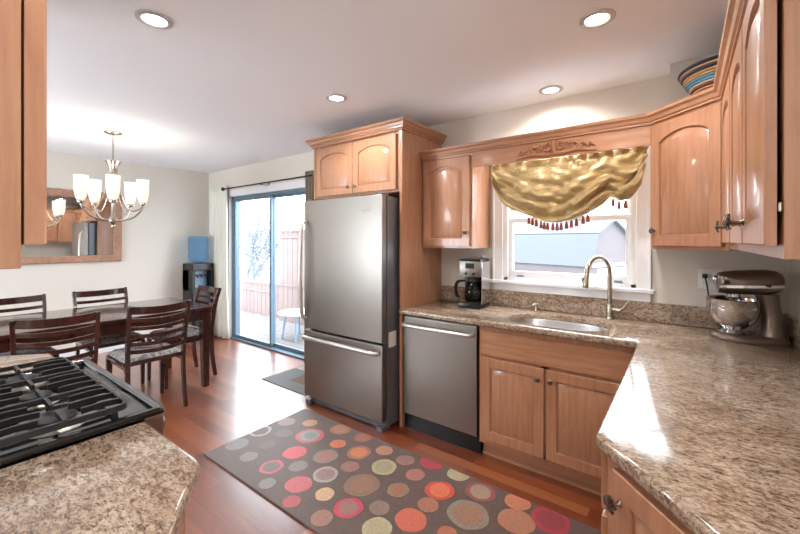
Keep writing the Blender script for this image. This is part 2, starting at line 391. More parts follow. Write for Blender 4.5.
def tree(name, label, x, y, h, seed):
    rnd = random.Random(seed); b = MB(); bb = MB()
    def grow(p, d, ln, r, lv, tgt):
        pts = [p]; rr = [r]
        for k in range(3):
            d = (d+Vector((rnd.uniform(-.18, .18), rnd.uniform(-.18, .18), rnd.uniform(-.05, .12)))).normalized(); pts.append(pts[-1]+d*ln/3); rr.append(r*(1-0.10*(k+1)))
        tgt.tube(pts, rr, 5)
        if lv > 0:
            for k in range(rnd.choice((2, 3, 3))):
                q = pts[rnd.choice((1, 2, 3))]; a = rnd.uniform(0, 2*PI); s = rnd.uniform(0.5, 0.95)
                grow(q, (d+Vector((math.cos(a)*s, math.sin(a)*s, rnd.uniform(-.2, .35)))).normalized(), ln*rnd.uniform(.62, .8), max(0.011, rr[-1]*rnd.uniform(.5, .75)), lv-1, bb)
            grow(pts[-1], d, ln*0.8, rr[-1], lv-1, bb)
    t = thing(name, label, 'tree', (x, y, -0.8))
    grow(Vector((0, 0, 0)), Vector((0.08, 0, 1)), h*0.33, 0.08, 5, b)
    b.build('trunk', M_bark, t, 60); bb.build('branches', M_bark, t)
    return t
tree('bare_tree', 'bare leafless tree seen through the left glass door panel', -10.9, 6.7, 3.3, 3)
tree('bare_tree', 'bare tree rising above the tall board fence outside', -8.9, 9.6, 5.0, 11)
tree('bare_tree', 'small distant bare tree at the left edge of the glass door view', -17.5, 10.5, 4.4, 5)

# gambrel shed
t = thing('garden_shed', 'pale shed with a barn-style roof seen through the kitchen window', 'shed', (-1.72, 9.2, -0.72), math.radians(-20))
g = [(0, 0), (0, 1.55), (0.28, 2.28), (0.95, 2.62), (1.62, 2.28), (1.9, 1.55), (1.9, 0)]
b = MB(); b.prism([(p[0], p[1]) for p in g], -2.5, 0, axis='x')
for i in range(9): b.box(-2.51, 0.012, -0.012, 0, 0.1+i*0.16, 0.24+i*0.16)
b.build('wall', M_shed, t)
b = MB()
for (a, c) in ((1, 2), (2, 3), (3, 4), (4, 5)):
    A, B_ = Vector(g[a]), Vector(g[c]); n = Vector((-(B_-A).y, (B_-A).x)).normalized()*0.05
    b.prism([tuple(A), tuple(B_), tuple(B_+n), tuple(A+n)], -2.6, 0.1, axis='x')
b.build('roof', M_shedroof, t)
b = MB(); b.box(0.0, 0.03, 0.35, 1.55, 0.05, 1.5); b.box(0.03, 0.05, 0.93, 0.97, 0.05, 1.5); b.box(0, 0.05, 0.0, 1.9, 1.55, 1.62); b.build('door', M_white, t)
fence('yard_fence', 'low board fence in the yard behind the shed', -8.0, 4.0, 13.0, -0.8, 0.9, (0.8,))

# ------------------------------------------------------------------ cabinets
def knob_mesh(M=None):
    b = MB(); prof = [(0.006, 0), (0.005, 0.012), (0.006, 0.016), (0.015, 0.02), (0.016, 0.026), (0.009, 0.031)]
    b.lathe(prof, n=14, M=(M or Matrix.Identity(4)) @ Matrix.Rotation(PI/2, 4, 'X')); return b
def shell_knob(M):
    """fan-shaped ribbed knob on a stem (front = -Y)"""
    b = MB(); b.lathe([(0.009, 0), (0.005, 0.004), (0.0045, 0.022), (0.007, 0.026)], n=12, M=M @ Matrix.Rotation(PI/2, 4, 'X'))
    for k in range(-3, 4):
        a = k*0.30; d = Vector((math.sin(a), 0, math.cos(a)))
        pts = [Vector((0, -0.026, -0.012)), Vector((0, -0.031, -0.012))+d*0.016, Vector((0, -0.027, -0.012))+d*(0.034-abs(k)*0.002)]
        b.tube(pts, [0.0025, 0.0045, 0.004], 6, M=M)
    b.tube([(-0.010, -0.026, -0.014), (0.010, -0.026, -0.014)], 0.004, 6, M=M)
    return b
def door_mesh(w, h, arch=0.0, t=0.02, st=0.058, raised=True):
    """raised-panel door in local x 0..w, z 0..h, back at y=0, front at y=-t"""
    b = MB(); bm = b.bm; x0, x1 = st, w-st; z0 = st; zt = h-st-arch; n = 14 if arch else 1
    def contour(d):
        pts = [(x0+d, z0+d), (x1-d, z0+d)]
        for i in range(n+1):
            f = i/n; x = lerp(x1-d, x0+d, f); q = 2*f-1; k = (1-q*q) if arch else 0
            pts.append((x, zt+arch*k**0.85*(1.0)-d))
        return pts
    F = -t; c0 = contour(0)
    # frame faces
    def face(pts, y): return bm.faces.new([bm.verts.new((p[0], y, p[1])) for p in pts])
    e = 0.003
    face([(e, e), (x0, e), (x0, h-e), (e, h-e)], F); face([(x1, e), (w-e, e), (w-e, h-e), (x1, h-e)], F); face([(x0, e), (x1, e), (x1, z0), (x0, z0)], F)
    for i in range(2, 2+n):
        a, c = c0[i], c0[i+1]; face([c, a, (a[0], h-e), (c[0], h-e)], F)
    # outer rim + sides + back
    o1 = [(e, e), (w-e, e), (w-e, h-e), (e, h-e)]; o2 = [(0, 0), (w, 0), (w, h), (0, h)]
    b.loft([[(p[0], F, p[1]) for p in o1], [(p[0], F+e, p[1]) for p in o2], [(p[0], 0, p[1]) for p in o2]], cap=False)
    face(o2, 0)
    rings = [(0, F), (0.003, F+0.011), (0.009, F+0.012), (0.012, F+0.010), (0.036, F+0.0012), (0.038, F+0.0004)] if raised else [(0, F), (0.003, F+0.006)]
    R = [[(p[0], y, p[1]) for p in contour(d)] for d, y in rings]
    b.loft(R, cap=False); bm.faces.new([bm.verts.new(p) for p in R[-1]])
    bmesh.ops.remove_doubles(bm, verts=bm.verts, dist=0.0003)
    return b
def put_door(parent, M, w, h, arch=0.0, knob=None, name='door', kn=None, mt=None, st=0.058, raised=True, shell=False, ks=1.0):
    d = door_mesh(w, h, arch, st=st, raised=raised).build(name, mt or M_wood, parent, 30); d.matrix_local = M
    if knob:
        K = Matrix.Translation((knob[0], -0.0205, knob[1])) @ Matrix.Scale(ks, 4)
        (shell_knob(K) if shell else knob_mesh(K)).build(kn or 'knob', M_pewter, d, 45)
    return d
CRZ = 2.085
CROWN = [(0.0, CRZ), (0.012, CRZ), (0.014, CRZ+0.012), (0.026, CRZ+0.016), (0.026, CRZ+0.024), (0.034, CRZ+0.030), (0.040, CRZ+0.048), (0.052, CRZ+0.058), (0.054, CRZ+0.074), (0.0, CRZ+0.074)]

# upper cabinet left of the window
t = thing('wall_cabinet', 'honey wood wall cabinet with arched door left of the window', 'cabinet', (-1.51, 2.765, 1.375))
def loc(t, x, y, z): return (x-t.location.x, y-t.location.y, z-t.location.z)
def LB(t): return Matrix.Translation((-t.location.x, -t.location.y, -t.location.z))
b = MB(); b.box(-1.735, -1.283, 2.61, 2.925, 1.375, 2.10, 0.002, LB(t)); b.build('body', M_wood, t)
put_door(t, LB(t) @ Matrix.Translation((-1.712, 2.609, 1.392)), 0.412, 0.685, 0.045, (0.385, 0.105))

# valance board with carved ornament
t = thing('window_valance', 'wooden valance board bridging the cabinets above the window', 'valance', (-0.72, 2.6, 2.0))
b = MB(); b.box(-1.281, -0.16, 2.60, 2.611, 1.985, 2.084, 0.002, LB(t)); b.build('board', M_wood_x, t)
b = MB()
def scroll(cx, cz, r, turns, a0, sgn, w):
    pts = []; n = int(18*turns)
    for i in range(n+1):
        f = i/n; a = a0+sgn*2*PI*turns*f; rr = r*(1-0.82*f); pts.append((cx+rr*math.cos(a), 2.594, cz+rr*math.sin(a)*0.8))
    b.tube(pts, [w*(1-0.4*i/n) for i in range(n+1)], 6, M=LB(t))
OX, OZ = -0.690, 2.042
for sg in (-1, 1):
    scroll(OX+sg*0.045, OZ+0.006, 0.040, 1.3, PI/2-sg*PI/2, sg, 0.010)
    scroll(OX+sg*0.118, OZ-0.002, 0.036, 1.2, PI/2+sg*PI/2, -sg, 0.009)
    scroll(OX+sg*0.182, OZ-0.014, 0.025, 1.1, PI/2-sg*PI/2, sg, 0.008)
    b.tube([(OX, 2.592, OZ-0.034), (OX+sg*0.06, 2.590, OZ-0.038), (OX+sg*0.14, 2.592, OZ-0.024), (OX+sg*0.2, 2.592, OZ-0.036), (OX+sg*0.255, 2.595, OZ-0.044)], [0.008, 0.011, 0.010, 0.009, 0.004], 6, M=LB(t))
    for k in range(5): b.tube([(OX+sg*(0.02+k*0.046), 2.592, OZ+0.020-k*0.004), (OX+sg*(0.035+k*0.046), 2.586, OZ+0.040-k*0.009), (OX+sg*(0.058+k*0.046), 2.592, OZ+0.024-k*0.009)], [0.004, 0.011, 0.003], 6, M=LB(t))
b.tube([(OX, 2.592, OZ-0.034), (OX, 2.584, OZ+0.014), (OX, 2.590, OZ+0.050)], [0.008, 0.017, 0.005], 8, M=LB(t))
b.build('carved_ornament', M_orn, t, 60)

# diagonal corner wall cabinet
DA, DB = Vector((-0.156, 2.61)), Vector((0.154, 2.32))
t = thing('corner_wall_cabinet', 'diagonal corner wall cabinet with arched door right of the window', 'cabinet', (0.15, 2.65, 1.39))
b = MB(); b.prism([(-0.156, 2.61), (0.154, 2.32), (0.450, 2.32), (0.450, 2.745), (-0.08, 2.745), (-0.08, 2.925), (-0.156, 2.925)], 1.39, 2.10, M=LB(t)); b.build('body', M_wood, t, None, 0.0015)
ang = math.atan2(DB.y-DA.y, DB.x-DA.x); DL = (DB-DA).length
put_door(t, LB(t) @ rot(ang, (DA.x, DA.y, 1.407)) @ Matrix.Translation((0.012, -0.001, 0)), DL-0.024, 0.675, 0.045, (0.03, 0.085))

# right-hand wall cabinets (faces look towards -X)
def right_cab(name, label, y0, y1, doors):
    t = thing(name, label, 'cabinet', (0.30, (y0+y1)/2, 1.40))
    b = MB(); b.box(0.162, 0.450, y0+0.001, y1-0.001, 1.40, 2.10, 0.0015, LB(t)); b.build('body', M_wood, t)
    for (ya, yb, kx) in doors:   # door local x runs from ya (far) to yb (near)
        wd = ya-yb
        M = LB(t) @ Matrix.Translation((0.153, ya, 1.428)) @ Matrix.Rotation(-PI/2, 4, 'Z')
        d = put_door(t, M, wd, 0.652, 0.045, (kx, 0.062), shell=True, ks=1.2)
    return t
right_cab('wall_cabinet', 'narrow single-door wall cabinet on the right wall beside the corner cabinet', 1.90, 2.319, [(2.300, 1.915, 0.345)])
rc = right_cab('wall_cabinet', 'two-door wall cabinet at the right edge above the granite counter', 1.10, 1.90, [(1.885, 1.510, 0.345), (1.495, 1.112, 0.035)])
b = MB(); b.lathe([(0.0035, 0), (0.0035, 0.018)], 0.157, 1.106, 1.50, 10); o = b.build('hinge', M_nickel, rc); o.matrix_local = LB(rc)

# crown over the wall cabinets
t = thing('crown_molding', 'stepped wood crown molding running along the wall cabinet tops', 'molding', (-1.0, 2.6, CRZ))
b = MB(); b.sweep([(-1.733, 2.612), (-0.156, 2.612), (0.156, 2.32), (0.156, 1.10)], CROWN, LB(t)); b.build('molding', M_wood_x, t, 25)

# tall refrigerator surround
t = thing('refrigerator_cabinet', 'tall wood cabinet surround with two arched doors over the refrigerator', 'cabinet', (-2.23, 2.62, 0))
b = MB(); b.box(-2.74, -1.762, 2.345, 2.925, 1.815, 2.30, 0.002, LB(t)); b.build('body', M_wood, t)
b = MB(); b.box(-1.765, -1.740, 2.335, 2.925, 0.0, 2.30, 0.002, LB(t)); b.build('side_panel', M_wood, t)
b = MB(); b.box(-2.765, -2.741, 2.335, 2.925, 0.0, 2.30, 0.002, LB(t)); b.build('side_panel', M_wood, t)
put_door(t, LB(t) @ Matrix.Translation((-2.722, 2.344, 1.835)), 0.462, 0.435, 0.045, (0.425, 0.055))
put_door(t, LB(t) @ Matrix.Translation((-2.256, 2.344, 1.835)), 0.462, 0.435, 0.045, (0.037, 0.055))
b = MB(); pr_ = [(o, z-CRZ+2.290) for o, z in CROWN]
b.sweep([(-2.767, 2.92), (-2.767, 2.333), (-1.738, 2.333), (-1.738, 2.92)], pr_, LB(t)); b.prism([(-2.76, 2.34), (-1.745, 2.34), (-1.745, 2.92), (-2.76, 2.92)], 2.30, 2.36, M=LB(t)); b.build('crown', M_wood_x, t, 25)

# sink base
t = thing('sink_cabinet', 'base cabinet under the sink with two raised panel doors', 'cabinet', (-0.64, 2.62, 0))
b = MB(); X0, X1 = -1.096, -0.172
b.box(X0, X0+0.045, 2.335, 2.355, 0.10, 0.874, M=LB(t)); b.box(X1-0.02, X1, 2.335, 2.355, 0.10, 0.874, M=LB(t)); b.box(X0, X1, 2.336, 2.354, 0.10, 0.16, M=LB(t)); b.box(X0, X1, 2.336, 2.354, 0.835, 0.874, M=LB(t)); b.box(X0, X1, 2.336, 2.354, 0.655, 0.70, M=LB(t)); b.box(-0.69, -0.65, 2.336, 2.354, 0.12, 0.68, M=LB(t))
b.box(X0, X0+0.018, 2.355, 2.92, 0.10, 0.874, M=LB(t)); b.box(X1-0.018, X1, 2.355, 2.92, 0.10, 0.874, M=LB(t)); b.box(X0, X1, 2.355, 2.92, 0.10, 0.118, M=LB(t))
b.build('body', M_wood, t)
b = MB(); b.box(X0, X1, 2.395, 2.41, 0.0, 0.10, M=LB(t)); b.box(X0, X1, 2.38, 2.395, 0.0, 0.02, 0.003, M=LB(t)); b.build('toe_kick', M_wood_x, t)
b = MB(); b.box(-1.075, -0.198, 2.315, 2.334, 0.69, 0.842, 0.004, LB(t)); b.build('false_drawer_front', M_wood_x, t)
put_door(t, LB(t) @ Matrix.Translation((-1.075, 2.334, 0.135)), 0.400, 0.535, 0, (0.37, 0.475))
put_door(t, LB(t) @ Matrix.Translation((-0.662, 2.334, 0.135)), 0.464, 0.535, 0, (0.03, 0.475))

# right base run with diagonal end
A = Vector((-0.196, 1.139)); dirc = Vector((0.233, -0.255)).normalized(); B = A+dirc*((0.452-A.x)/dirc.x)
nrm = Vector((-dirc.y, dirc.x)); nrm = nrm if nrm.x > 0 else -nrm     # pointing into the cabinet
A2 = Vector((-0.168, A.y-(-0.168-A.x)*0+0.012)); P0 = A+nrm*0.03
k = (-0.168-P0.x)/dirc.x; CA = P0+dirc*k; k = (0.450-P0.x)/dirc.x; CB = P0+dirc*k
t = thing('base_cabinet', 'right base cabinet with an angled end door near the camera', 'cabinet', (0.2, 1.6, 0))
b = MB(); b.prism([(-0.168, 2.92), (-0.168, CA.y), (0.450, CB.y), (0.450, 2.92)], 0.10, 0.874, M=LB(t)); b.build('body', M_wood, t, None, 0.0015)
b = MB(); b.prism([(-0.09, 2.92), (-0.09, CA.y+0.06), (0.44, CB.y+0.09), (0.44, 2.92)], 0.0, 0.10, M=LB(t)); b.build('toe_kick', M_wood, t)
for k_ in range(2):
    ya = 2.17-k_*0.50
    Md = LB(t) @ Matrix.Translation((-0.169, ya, 0.12)) @ Matrix.Rotation(-PI/2, 4, 'Z')
    put_door(t, Md, 0.485, 0.55, 0, (0.44 if k_ == 0 else 0.045, 0.49), shell=True)
    b = MB(); b.box(-0.189, -0.169, ya-0.485, ya, 0.69, 0.85, 0.004, LB(t)); dw_ = b.build('drawer', M_wood, t)
    shell_knob(LB(t) @ Matrix.Translation((-0.1895, ya-0.243, 0.77)) @ Matrix.Rotation(-PI/2, 4, 'Z')).build('knob', M_pewter, dw_, 45)
ang = math.atan2(dirc.y, dirc.x)
put_door(t, LB(t) @ rot(ang, (CA.x, CA.y, 0.12)) @ Matrix.Translation((0.048, -0.001, 0)), 0.40, 0.735, 0, (0.032, 0.665), shell=True)
put_door(t, LB(t) @ rot(ang, (CA.x, CA.y, 0.12)) @ Matrix.Translation((0.452, -0.001, 0)), 0.38, 0.735, 0)

# ------------------------------------------------------------------ counters
def offset_poly(P, d):
    n = len(P); out = []
    area = sum(P[i][0]*P[(i+1) % n][1]-P[(i+1) % n][0]*P[i][1] for i in range(n))
    sg = 1 if area > 0 else -1
    for i in range(n):
        a, p, c = Vector(P[i-1]), Vector(P[i]), Vector(P[(i+1) % n]); d1 = (p-a).normalized(); d2 = (c-p).normalized()
        n1 = Vector((-d1.y, d1.x))*sg; n2 = Vector((-d2.y, d2.x))*sg; m = n1+n2
        m = m/max(m.dot(n1), 0.3); out.append((p.x+m.x*d, p.y+m.y*d))
    return out
def rounded(P, radii):
    out = []; n = len(P)
    for i in range(n):
        r = radii[i]
        if r <= 0: out.append(tuple(P[i])); continue
        a, p, c = Vector(P[i-1]), Vector(P[i]), Vector(P[(i+1) % n]); d1 = (a-p).normalized(); d2 = (c-p).normalized()
        s, e = p+d1*r, p+d2*r
        for k in range(7):
            f = k/6; out.append(tuple(s*(1-f)**2+p*2*f*(1-f)+e*f*f))
    return out
def slab(b, outer, z0, z1, hole=None, M=None):
    bm = b.bm
    prof = [(0.010, z0), (0.003, z0+0.004), (0.0, z0+0.010), (0.0, z1-0.010), (0.003, z1-0.003), (0.010, z1)]
    def ring(P, d, z): return [bm.verts.new((M @ Vector((p[0], p[1], z))) if M else (p[0], p[1], z)) for p in offset_poly(P, d)]
    O = [ring(outer, d, z) for d, z in prof]; n = len(outer)
    for a, c in zip(O, O[1:]):
        for i in range(n): bm.faces.new((a[i], a[(i+1) % n], c[(i+1) % n], c[i]))
    H = None
    if hole:
        hp = [(0.0, z0), (0.0, z1-0.004), (-0.004, z1)]
        H = [ring(hole, d, z) for d, z in hp]; m = len(hole)
        for a, c in zip(H, H[1:]):
            for i in range(m): bm.faces.new((a[i], a[(i+1) % m], c[(i+1) % m], c[i]))
    for oi, hi in ((0, 0), (-1, -1)):
        es = [bm.edges.get((O[oi][i], O[oi][(i+1) % n])) for i in range(n)]
        if H: es += [bm.edges.get((H[hi][i], H[hi][(i+1) % m])) for i in range(m)]
        bmesh.ops.triangle_fill(bm, use_beauty=True, use_dissolve=False, edges=es)
def sink_shape(cx, cy, hx, hy, rl, rr):
    P = [(cx-hx, cy-hy), (cx+hx, cy-hy), (cx+hx, cy+hy), (cx-hx, cy+hy)]
    return rounded(P, [rl, rr, rr, rl])
SINK = [(-0.665+0.305*(abs(math.cos(a))**0.72)*math.copysign(1, math.cos(a)), 2.572+0.205*(abs(math.sin(a))**0.72)*math.copysign(1, math.sin(a))) for a in [2*PI*i/48 for i in range(48)]]
t = thing('countertop', 'speckled granite worktop wrapping from the coffee maker to the stand mixer', 'countertop', (-0.2, 2.2, 0.875))
OUT = rounded([(-1.738, 2.928), (-1.738, 2.292), (-0.196, 2.292), (A.x, A.y), (B.x, B.y), (0.452, 2.928)], [0, 0, 0.018, 0.02, 0, 0])
b = MB(); slab(b, OUT, 0.876, 0.915, SINK, LB(t)); b.build('worktop', M_gran, t, 50)
b = MB(); b.box(-1.738, 0.452, 2.907, 2.928, 0.9155, 1.038, 0.003, LB(t)); b.build('backsplash', M_gran, t)
b = MB(); b.box(0.431, 0.452, 0.60, 2.906, 0.9155, 1.038, 0.003, LB(t)); b.build('backsplash', M_gran, t)

t = thing('kitchen_sink', 'rounded stainless undermount sink below the window', 'sink', (-0.672, 2.572, 0.70))
b = MB(); S0 = SINK
def ring_at(d, z): return [(p[0]+0.672, p[1]-2.572, z-0.70) for p in offset_poly(S0, d)]
b.loft([ring_at(-0.02, 0.8745), ring_at(-0.002, 0.8745), ring_at(0.004, 0.86), ring_at(0.012, 0.74), ring_at(0.03, 0.712), ring_at(0.06, 0.705), ring_at(0.15, 0.702)], cap=False)
b.bm.faces.new([b.bm.verts.new(p) for p in ring_at(0.15, 0.702)]); bmesh.ops.remove_doubles(b.bm, verts=b.bm.verts, dist=0.0002)
b.build('basin', M_steel_bowl, t, 60, solid=0.0015)
b = MB(); b.lathe([(0.042, 0.003), (0.042, 0.006), (0.03, 0.004), (0.01, 0.003)], n=24); b.build('drain', M_chrome, t, 40)

# faucet
t = thing('kitchen_faucet', 'brushed nickel gooseneck faucet with side lever behind the sink', 'faucet', (-0.405, 2.862, 0.9155))
b = MB(); b.lathe([(0.028, 0), (0.028, 0.006), (0.021, 0.014), (0.021, 0.085), (0.018, 0.095), (0.013, 0.105)], n=20); b.build('base', M_nickel, t, 40)
dx, dy = -0.115, -0.200; Ls = math.hypot(dx, dy); ux, uy = dx/Ls, dy/Ls; R_ = 0.105
pts = [(0, 0, 0.10), (0, 0, 0.20), (0, 0, 0.30)]+[(ux*(R_-R_*math.cos(a)), uy*(R_-R_*math.cos(a)), 0.305+R_*math.sin(a)) for a in [PI*i/14 for i in range(1, 14)]]+[(ux*2*R_, uy*2*R_, 0.30)]
b = MB(); b.tube(pts, 0.0145, 12); b.build('spout', M_nickel, t, 60)
b = MB(); e = Vector((ux*2*R_, uy*2*R_, 0.30)); b.tube([e, e+Vector((ux*0.006, uy*0.006, -0.02)), e+Vector((ux*0.012, uy*0.012, -0.07)), e+Vector((ux*0.014, uy*0.014, -0.085))], [0.0145, 0.016, 0.019, 0.016], 14); h_ = b.build('spray_head', M_nickel, t, 50)
b = MB(); c = e+Vector((ux*0.008-uy*0.0, uy*0.008, -0.035)); b.box(-0.004, 0.004, -0.012, 0.012, -0.014, 0.014, 0.003, M=Matrix.Translation(c+Vector((-0.011, -0.006, 0)))@Matrix.Rotation(math.atan2(uy, ux), 4, 'Z')); b.build('button', M_black, h_)
b = MB(); b.tube([(0.015, 0, 0.062), (0.062, 0.0, 0.060)], 0.014, 14); b.tube([(0.058, 0.0, 0.060), (0.085, -0.004, 0.085), (0.112, -0.008, 0.128)], [0.011, 0.0085, 0.007], 10); b.build('lever', M_nickel, t, 50)
t = thing('soap_dispenser', 'small white-topped soap pump at the left of the sink', 'soap dispenser', (-0.885, 2.85, 0.9155))
b = MB(); b.lathe([(0.016, 0), (0.016, 0.005), (0.010, 0.010), (0.009, 0.035), (0.013, 0.038), (0.013, 0.048), (0.006, 0.055)], n=16); b.build('body', M_nickel, t, 40)
b = MB(); b.tube([(0, 0, 0.050), (-0.005, -0.02, 0.054), (-0.010, -0.045, 0.048)], 0.005, 8); b.build('nozzle', M_white, t, 40)

# left counters
t = thing('countertop', 'beige granite worktop with clipped corner in the left foreground', 'countertop', (-0.9, 0.1, 0.876))
o1 = [(-1.262, -0.198), (-1.262, 0.436), (-0.924, 0.436), (-0.40, 0.036), (-0.40, -0.198)]
b = MB(); slab(b, rounded(o1[::-1], [0, 0, 0.02, 0, 0]), 0.876, 0.915, None, LB(t)); b.build('worktop', M_gran, t, 50)
t = thing('countertop', 'small granite worktop piece beyond the gas range', 'countertop', (-2.3, 0.1, 0.876))
o2 = [(-2.062, -0.198), (-2.52, -0.198), (-2.52, 0.24), (-2.36, 0.43), (-2.062, 0.43)]
b = MB(); slab(b, o2, 0.876, 0.915, None, LB(t)); b.build('worktop', M_gran, t, 50)
t = thing('base_cabinet', 'wood base cabinet with angled corner below the left foreground counter', 'cabinet', (-0.9, 0.1, 0))
b = MB(); b.prism([(-1.258, -0.19), (-1.258, 0.398), (-0.945, 0.398), (-0.43, 0.010), (-0.43, -0.19)], 0.10, 0.874, M=LB(t)); b.build('body', M_wood, t, None, 0.0015)
b = MB(); b.prism([(-1.25, -0.19), (-1.25, 0.32), (-0.965, 0.32), (-0.50, -0.03), (-0.50, -0.19)], 0.0, 0.10, M=LB(t)); b.build('toe_kick', M_wood, t)
a3 = math.atan2(0.010-0.398, -0.43+0.945)
put_door(t, LB(t) @ Matrix.Translation((-0.43, 0.010, 0.12)) @ Matrix.Rotation(a3+PI, 4, 'Z') @ Matrix.Translation((0.04, -0.001, 0)), 0.56, 0.735, 0, (0.52, 0.665))
b = MB(); b.box(-1.245, -0.958, 0.399, 0.417, 0.70, 0.855, 0.004, LB(t)); dr = b.build('drawer', M_wood_x, t)
put_door(t, LB(t) @ Matrix.Translation((-0.958, 0.399, 0.12)) @ Matrix.Rotation(PI, 4, 'Z'), 0.287, 0.56, 0, (0.03, 0.5))
t = thing('base_cabinet', 'wood base cabinet on the far side of the gas range', 'cabinet', (-2.3, 0.1, 0))
b = MB(); b.prism([(-2.066, -0.19), (-2.50, -0.19), (-2.50, 0.22), (-2.35, 0.40), (-2.066, 0.40)], 0.0, 0.874, M=LB(t)); b.build('body', M_wood, t, None, 0.0015)

# left wall cabinet, seen end-on
t = thing('wall_cabinet', 'wall cabinet seen end-on at the upper left edge', 'cabinet', (-1.15, -0.03, 1.39))
b = MB(); b.box(-1.262, -0.930, -0.195, 0.131, 1.39, 2.10, 0.002, LB(t)); b.build('body', M_wood, t)
put_door(t, LB(t) @ Matrix.Translation((-0.932, 0.135, 1.432)) @ Matrix.Rotation(PI, 4, 'Z'), 0.32, 0.65, 0.045)
t.children[1].scale = (1, 1.5, 1)
# ------------------------------------------------------------------ gas range
t = thing('gas_range', 'black gas range with cast-iron grates and stainless front', 'range', (-1.66, 0.13, 0))
GX0, GX1 = -2.048, -1.272
b = MB(); b.box(GX0, GX1, -0.19, 0.44, 0.02, 0.885, M=LB(t)); b.build('body', M_side, t)
b = MB()
b.box(GX0-0.004, GX1+0.006, -0.19, 0.49, 0.9155, 0.921, 0.002, LB(t))
b.box(GX0+0.01, GX1-0.01, -0.18, 0.478, 0.885, 0.9155, M=LB(t))
R1 = rounded([(GX0-0.004, -0.19), (GX1+0.006, -0.19), (GX1+0.006, 0.492), (GX0-0.004, 0.492)], [0.02]*4)
pro = [(0.0, 0.917), (-0.002, 0.925), (0.003, 0.934), (0.014, 0.936), (0.022, 0.930), (0.026, 0.921)]
b.loft([[(p[0]-t.location.x, p[1]-t.location.y, z) for p in offset_poly(R1, d)] for d, z in pro], cap=False)
b.build('cooktop', M_enamel, t, 50)
def grate(x0, x1, y0, y1):
    b = MB(); z = 0.962; r = 0.006; cx = (x0+x1)/2
    fr = rounded([(x0, y0), (x1, y0), (x1, y1), (x0, y1)], [0.03]*4); pts = [(p[0], p[1], z-0.004) for p in fr]
    n = len(fr); rings = []
    for i in range(n):
        a, c = Vector(fr[i-1]), Vector(fr[(i+1) % n]); d = (c-a).normalized(); nn = Vector((-d.y, d.x)); p = Vector(fr[i])
        rings.append([(p.x+nn.x*u, p.y+nn.y*u, z-0.004+v) for u, v in ((-r, -0.008), (r, -0.008), (r*0.7, 0.008), (-r*0.7, 0.008))])
    b.loft(rings, loop=True, M=LB(t))
    def fin(p, q): b.bar([p+(z-0.002,), ((p[0]+q[0])/2, (p[1]+q[1])/2, z+0.001), q+(z-0.001,)], 0.016, 0.009, M=LB(t))
    ym = (y0+y1)/2
    fin((x0, ym), (x1, ym))
    for yc in (y0+(y1-y0)*0.25, y0+(y1-y0)*0.75):
        fin((x0, yc), (cx-0.03, yc)); fin((x1, yc), (cx+0.03, yc))
        hh = (y1-y0)*0.25-0.004
        for xx in (cx,):
            fin((xx, yc+hh), (xx, yc+0.03)); fin((xx, yc-hh), (xx, yc-0.03))
        for xx in (cx-0.065, cx+0.065): fin((xx, yc+hh), (xx, yc+0.045)); fin((xx, yc-hh), (xx, yc-0.045))
    for px, py in ((x0+0.01, y0+0.03), (x1-0.01, y0+0.03), (x0+0.01, y1-0.03), (x1-0.01, y1-0.03), (x0+0.01, ym), (x1-0.01, ym)): b.box(px-0.007, px+0.007, py-0.007, py+0.007, 0.921, z-0.006, M=LB(t))
    b.build('grate', M_iron, t, 40)
for x0, x1 in ((-2.025, -1.787), (-1.781, -1.543), (-1.537, -1.299)): grate(x0, x1, -0.155, 0.405)
for bx_, by_, r in ((-1.906, 0.265, 0.05), (-1.906, -0.015, 0.04), (-1.662, 0.265, 0.045), (-1.662, -0.015, 0.05), (-1.418, 0.265, 0.055), (-1.418, -0.015, 0.04)):
    b = MB(); b.lathe([(r+0.022, 0.9212), (r+0.018, 0.925), (r, 0.927), (r, 0.936), (r-0.004, 0.937)], bx_-t.location.x, by_-t.location.y, 0, 28); bu = b.build('burner', M_alum, t, 40)
    b = MB(); b.lathe([(r-0.006, 0.9372), (r-0.003, 0.940), (r-0.005, 0.945), (r-0.012, 0.947)], bx_-t.location.x, by_-t.location.y, 0, 28); b.build('burner_cap', M_iron, bu, 40)
b = MB(); b.box(GX0+0.004, GX1-0.002, 0.44, 0.490, 0.79, 0.912, 0.004, LB(t)); b.build('control_panel', M_steel, t)
for i in range(5):
    b = MB(); b.lathe([(0.024, 0), (0.022, 0.028), (0.018, 0.032)], n=18, M=LB(t) @ Matrix.Translation((-1.96+i*0.15, 0.4905, 0.85)) @ Matrix.Rotation(-PI/2, 4, 'X')); b.build('knob', M_steel, t, 40)
b = MB(); b.box(GX0+0.006, GX1-0.004, 0.441, 0.468, 0.22, 0.762, 0.004, LB(t)); od = b.build('oven_door', M_steel, t)
b = MB(); b.tube([(GX0+0.05, 0.53, 0.74), (GX1-0.01, 0.53, 0.74)], 0.012, 12, M=LB(t)); b.tube([(GX0+0.08, 0.468, 0.73), (GX0+0.08, 0.52, 0.73)], 0.009, 8, M=LB(t)); b.tube([(GX1-0.06, 0.468, 0.73), (GX1-0.06, 0.52, 0.73)], 0.009, 8, M=LB(t)); b.build('handle', M_chrome, od, 40)
b = MB(); b.box(GX0+0.006, GX1-0.004, 0.441, 0.466, 0.05, 0.212, 0.004, LB(t)); b.build('drawer', M_steel, t)

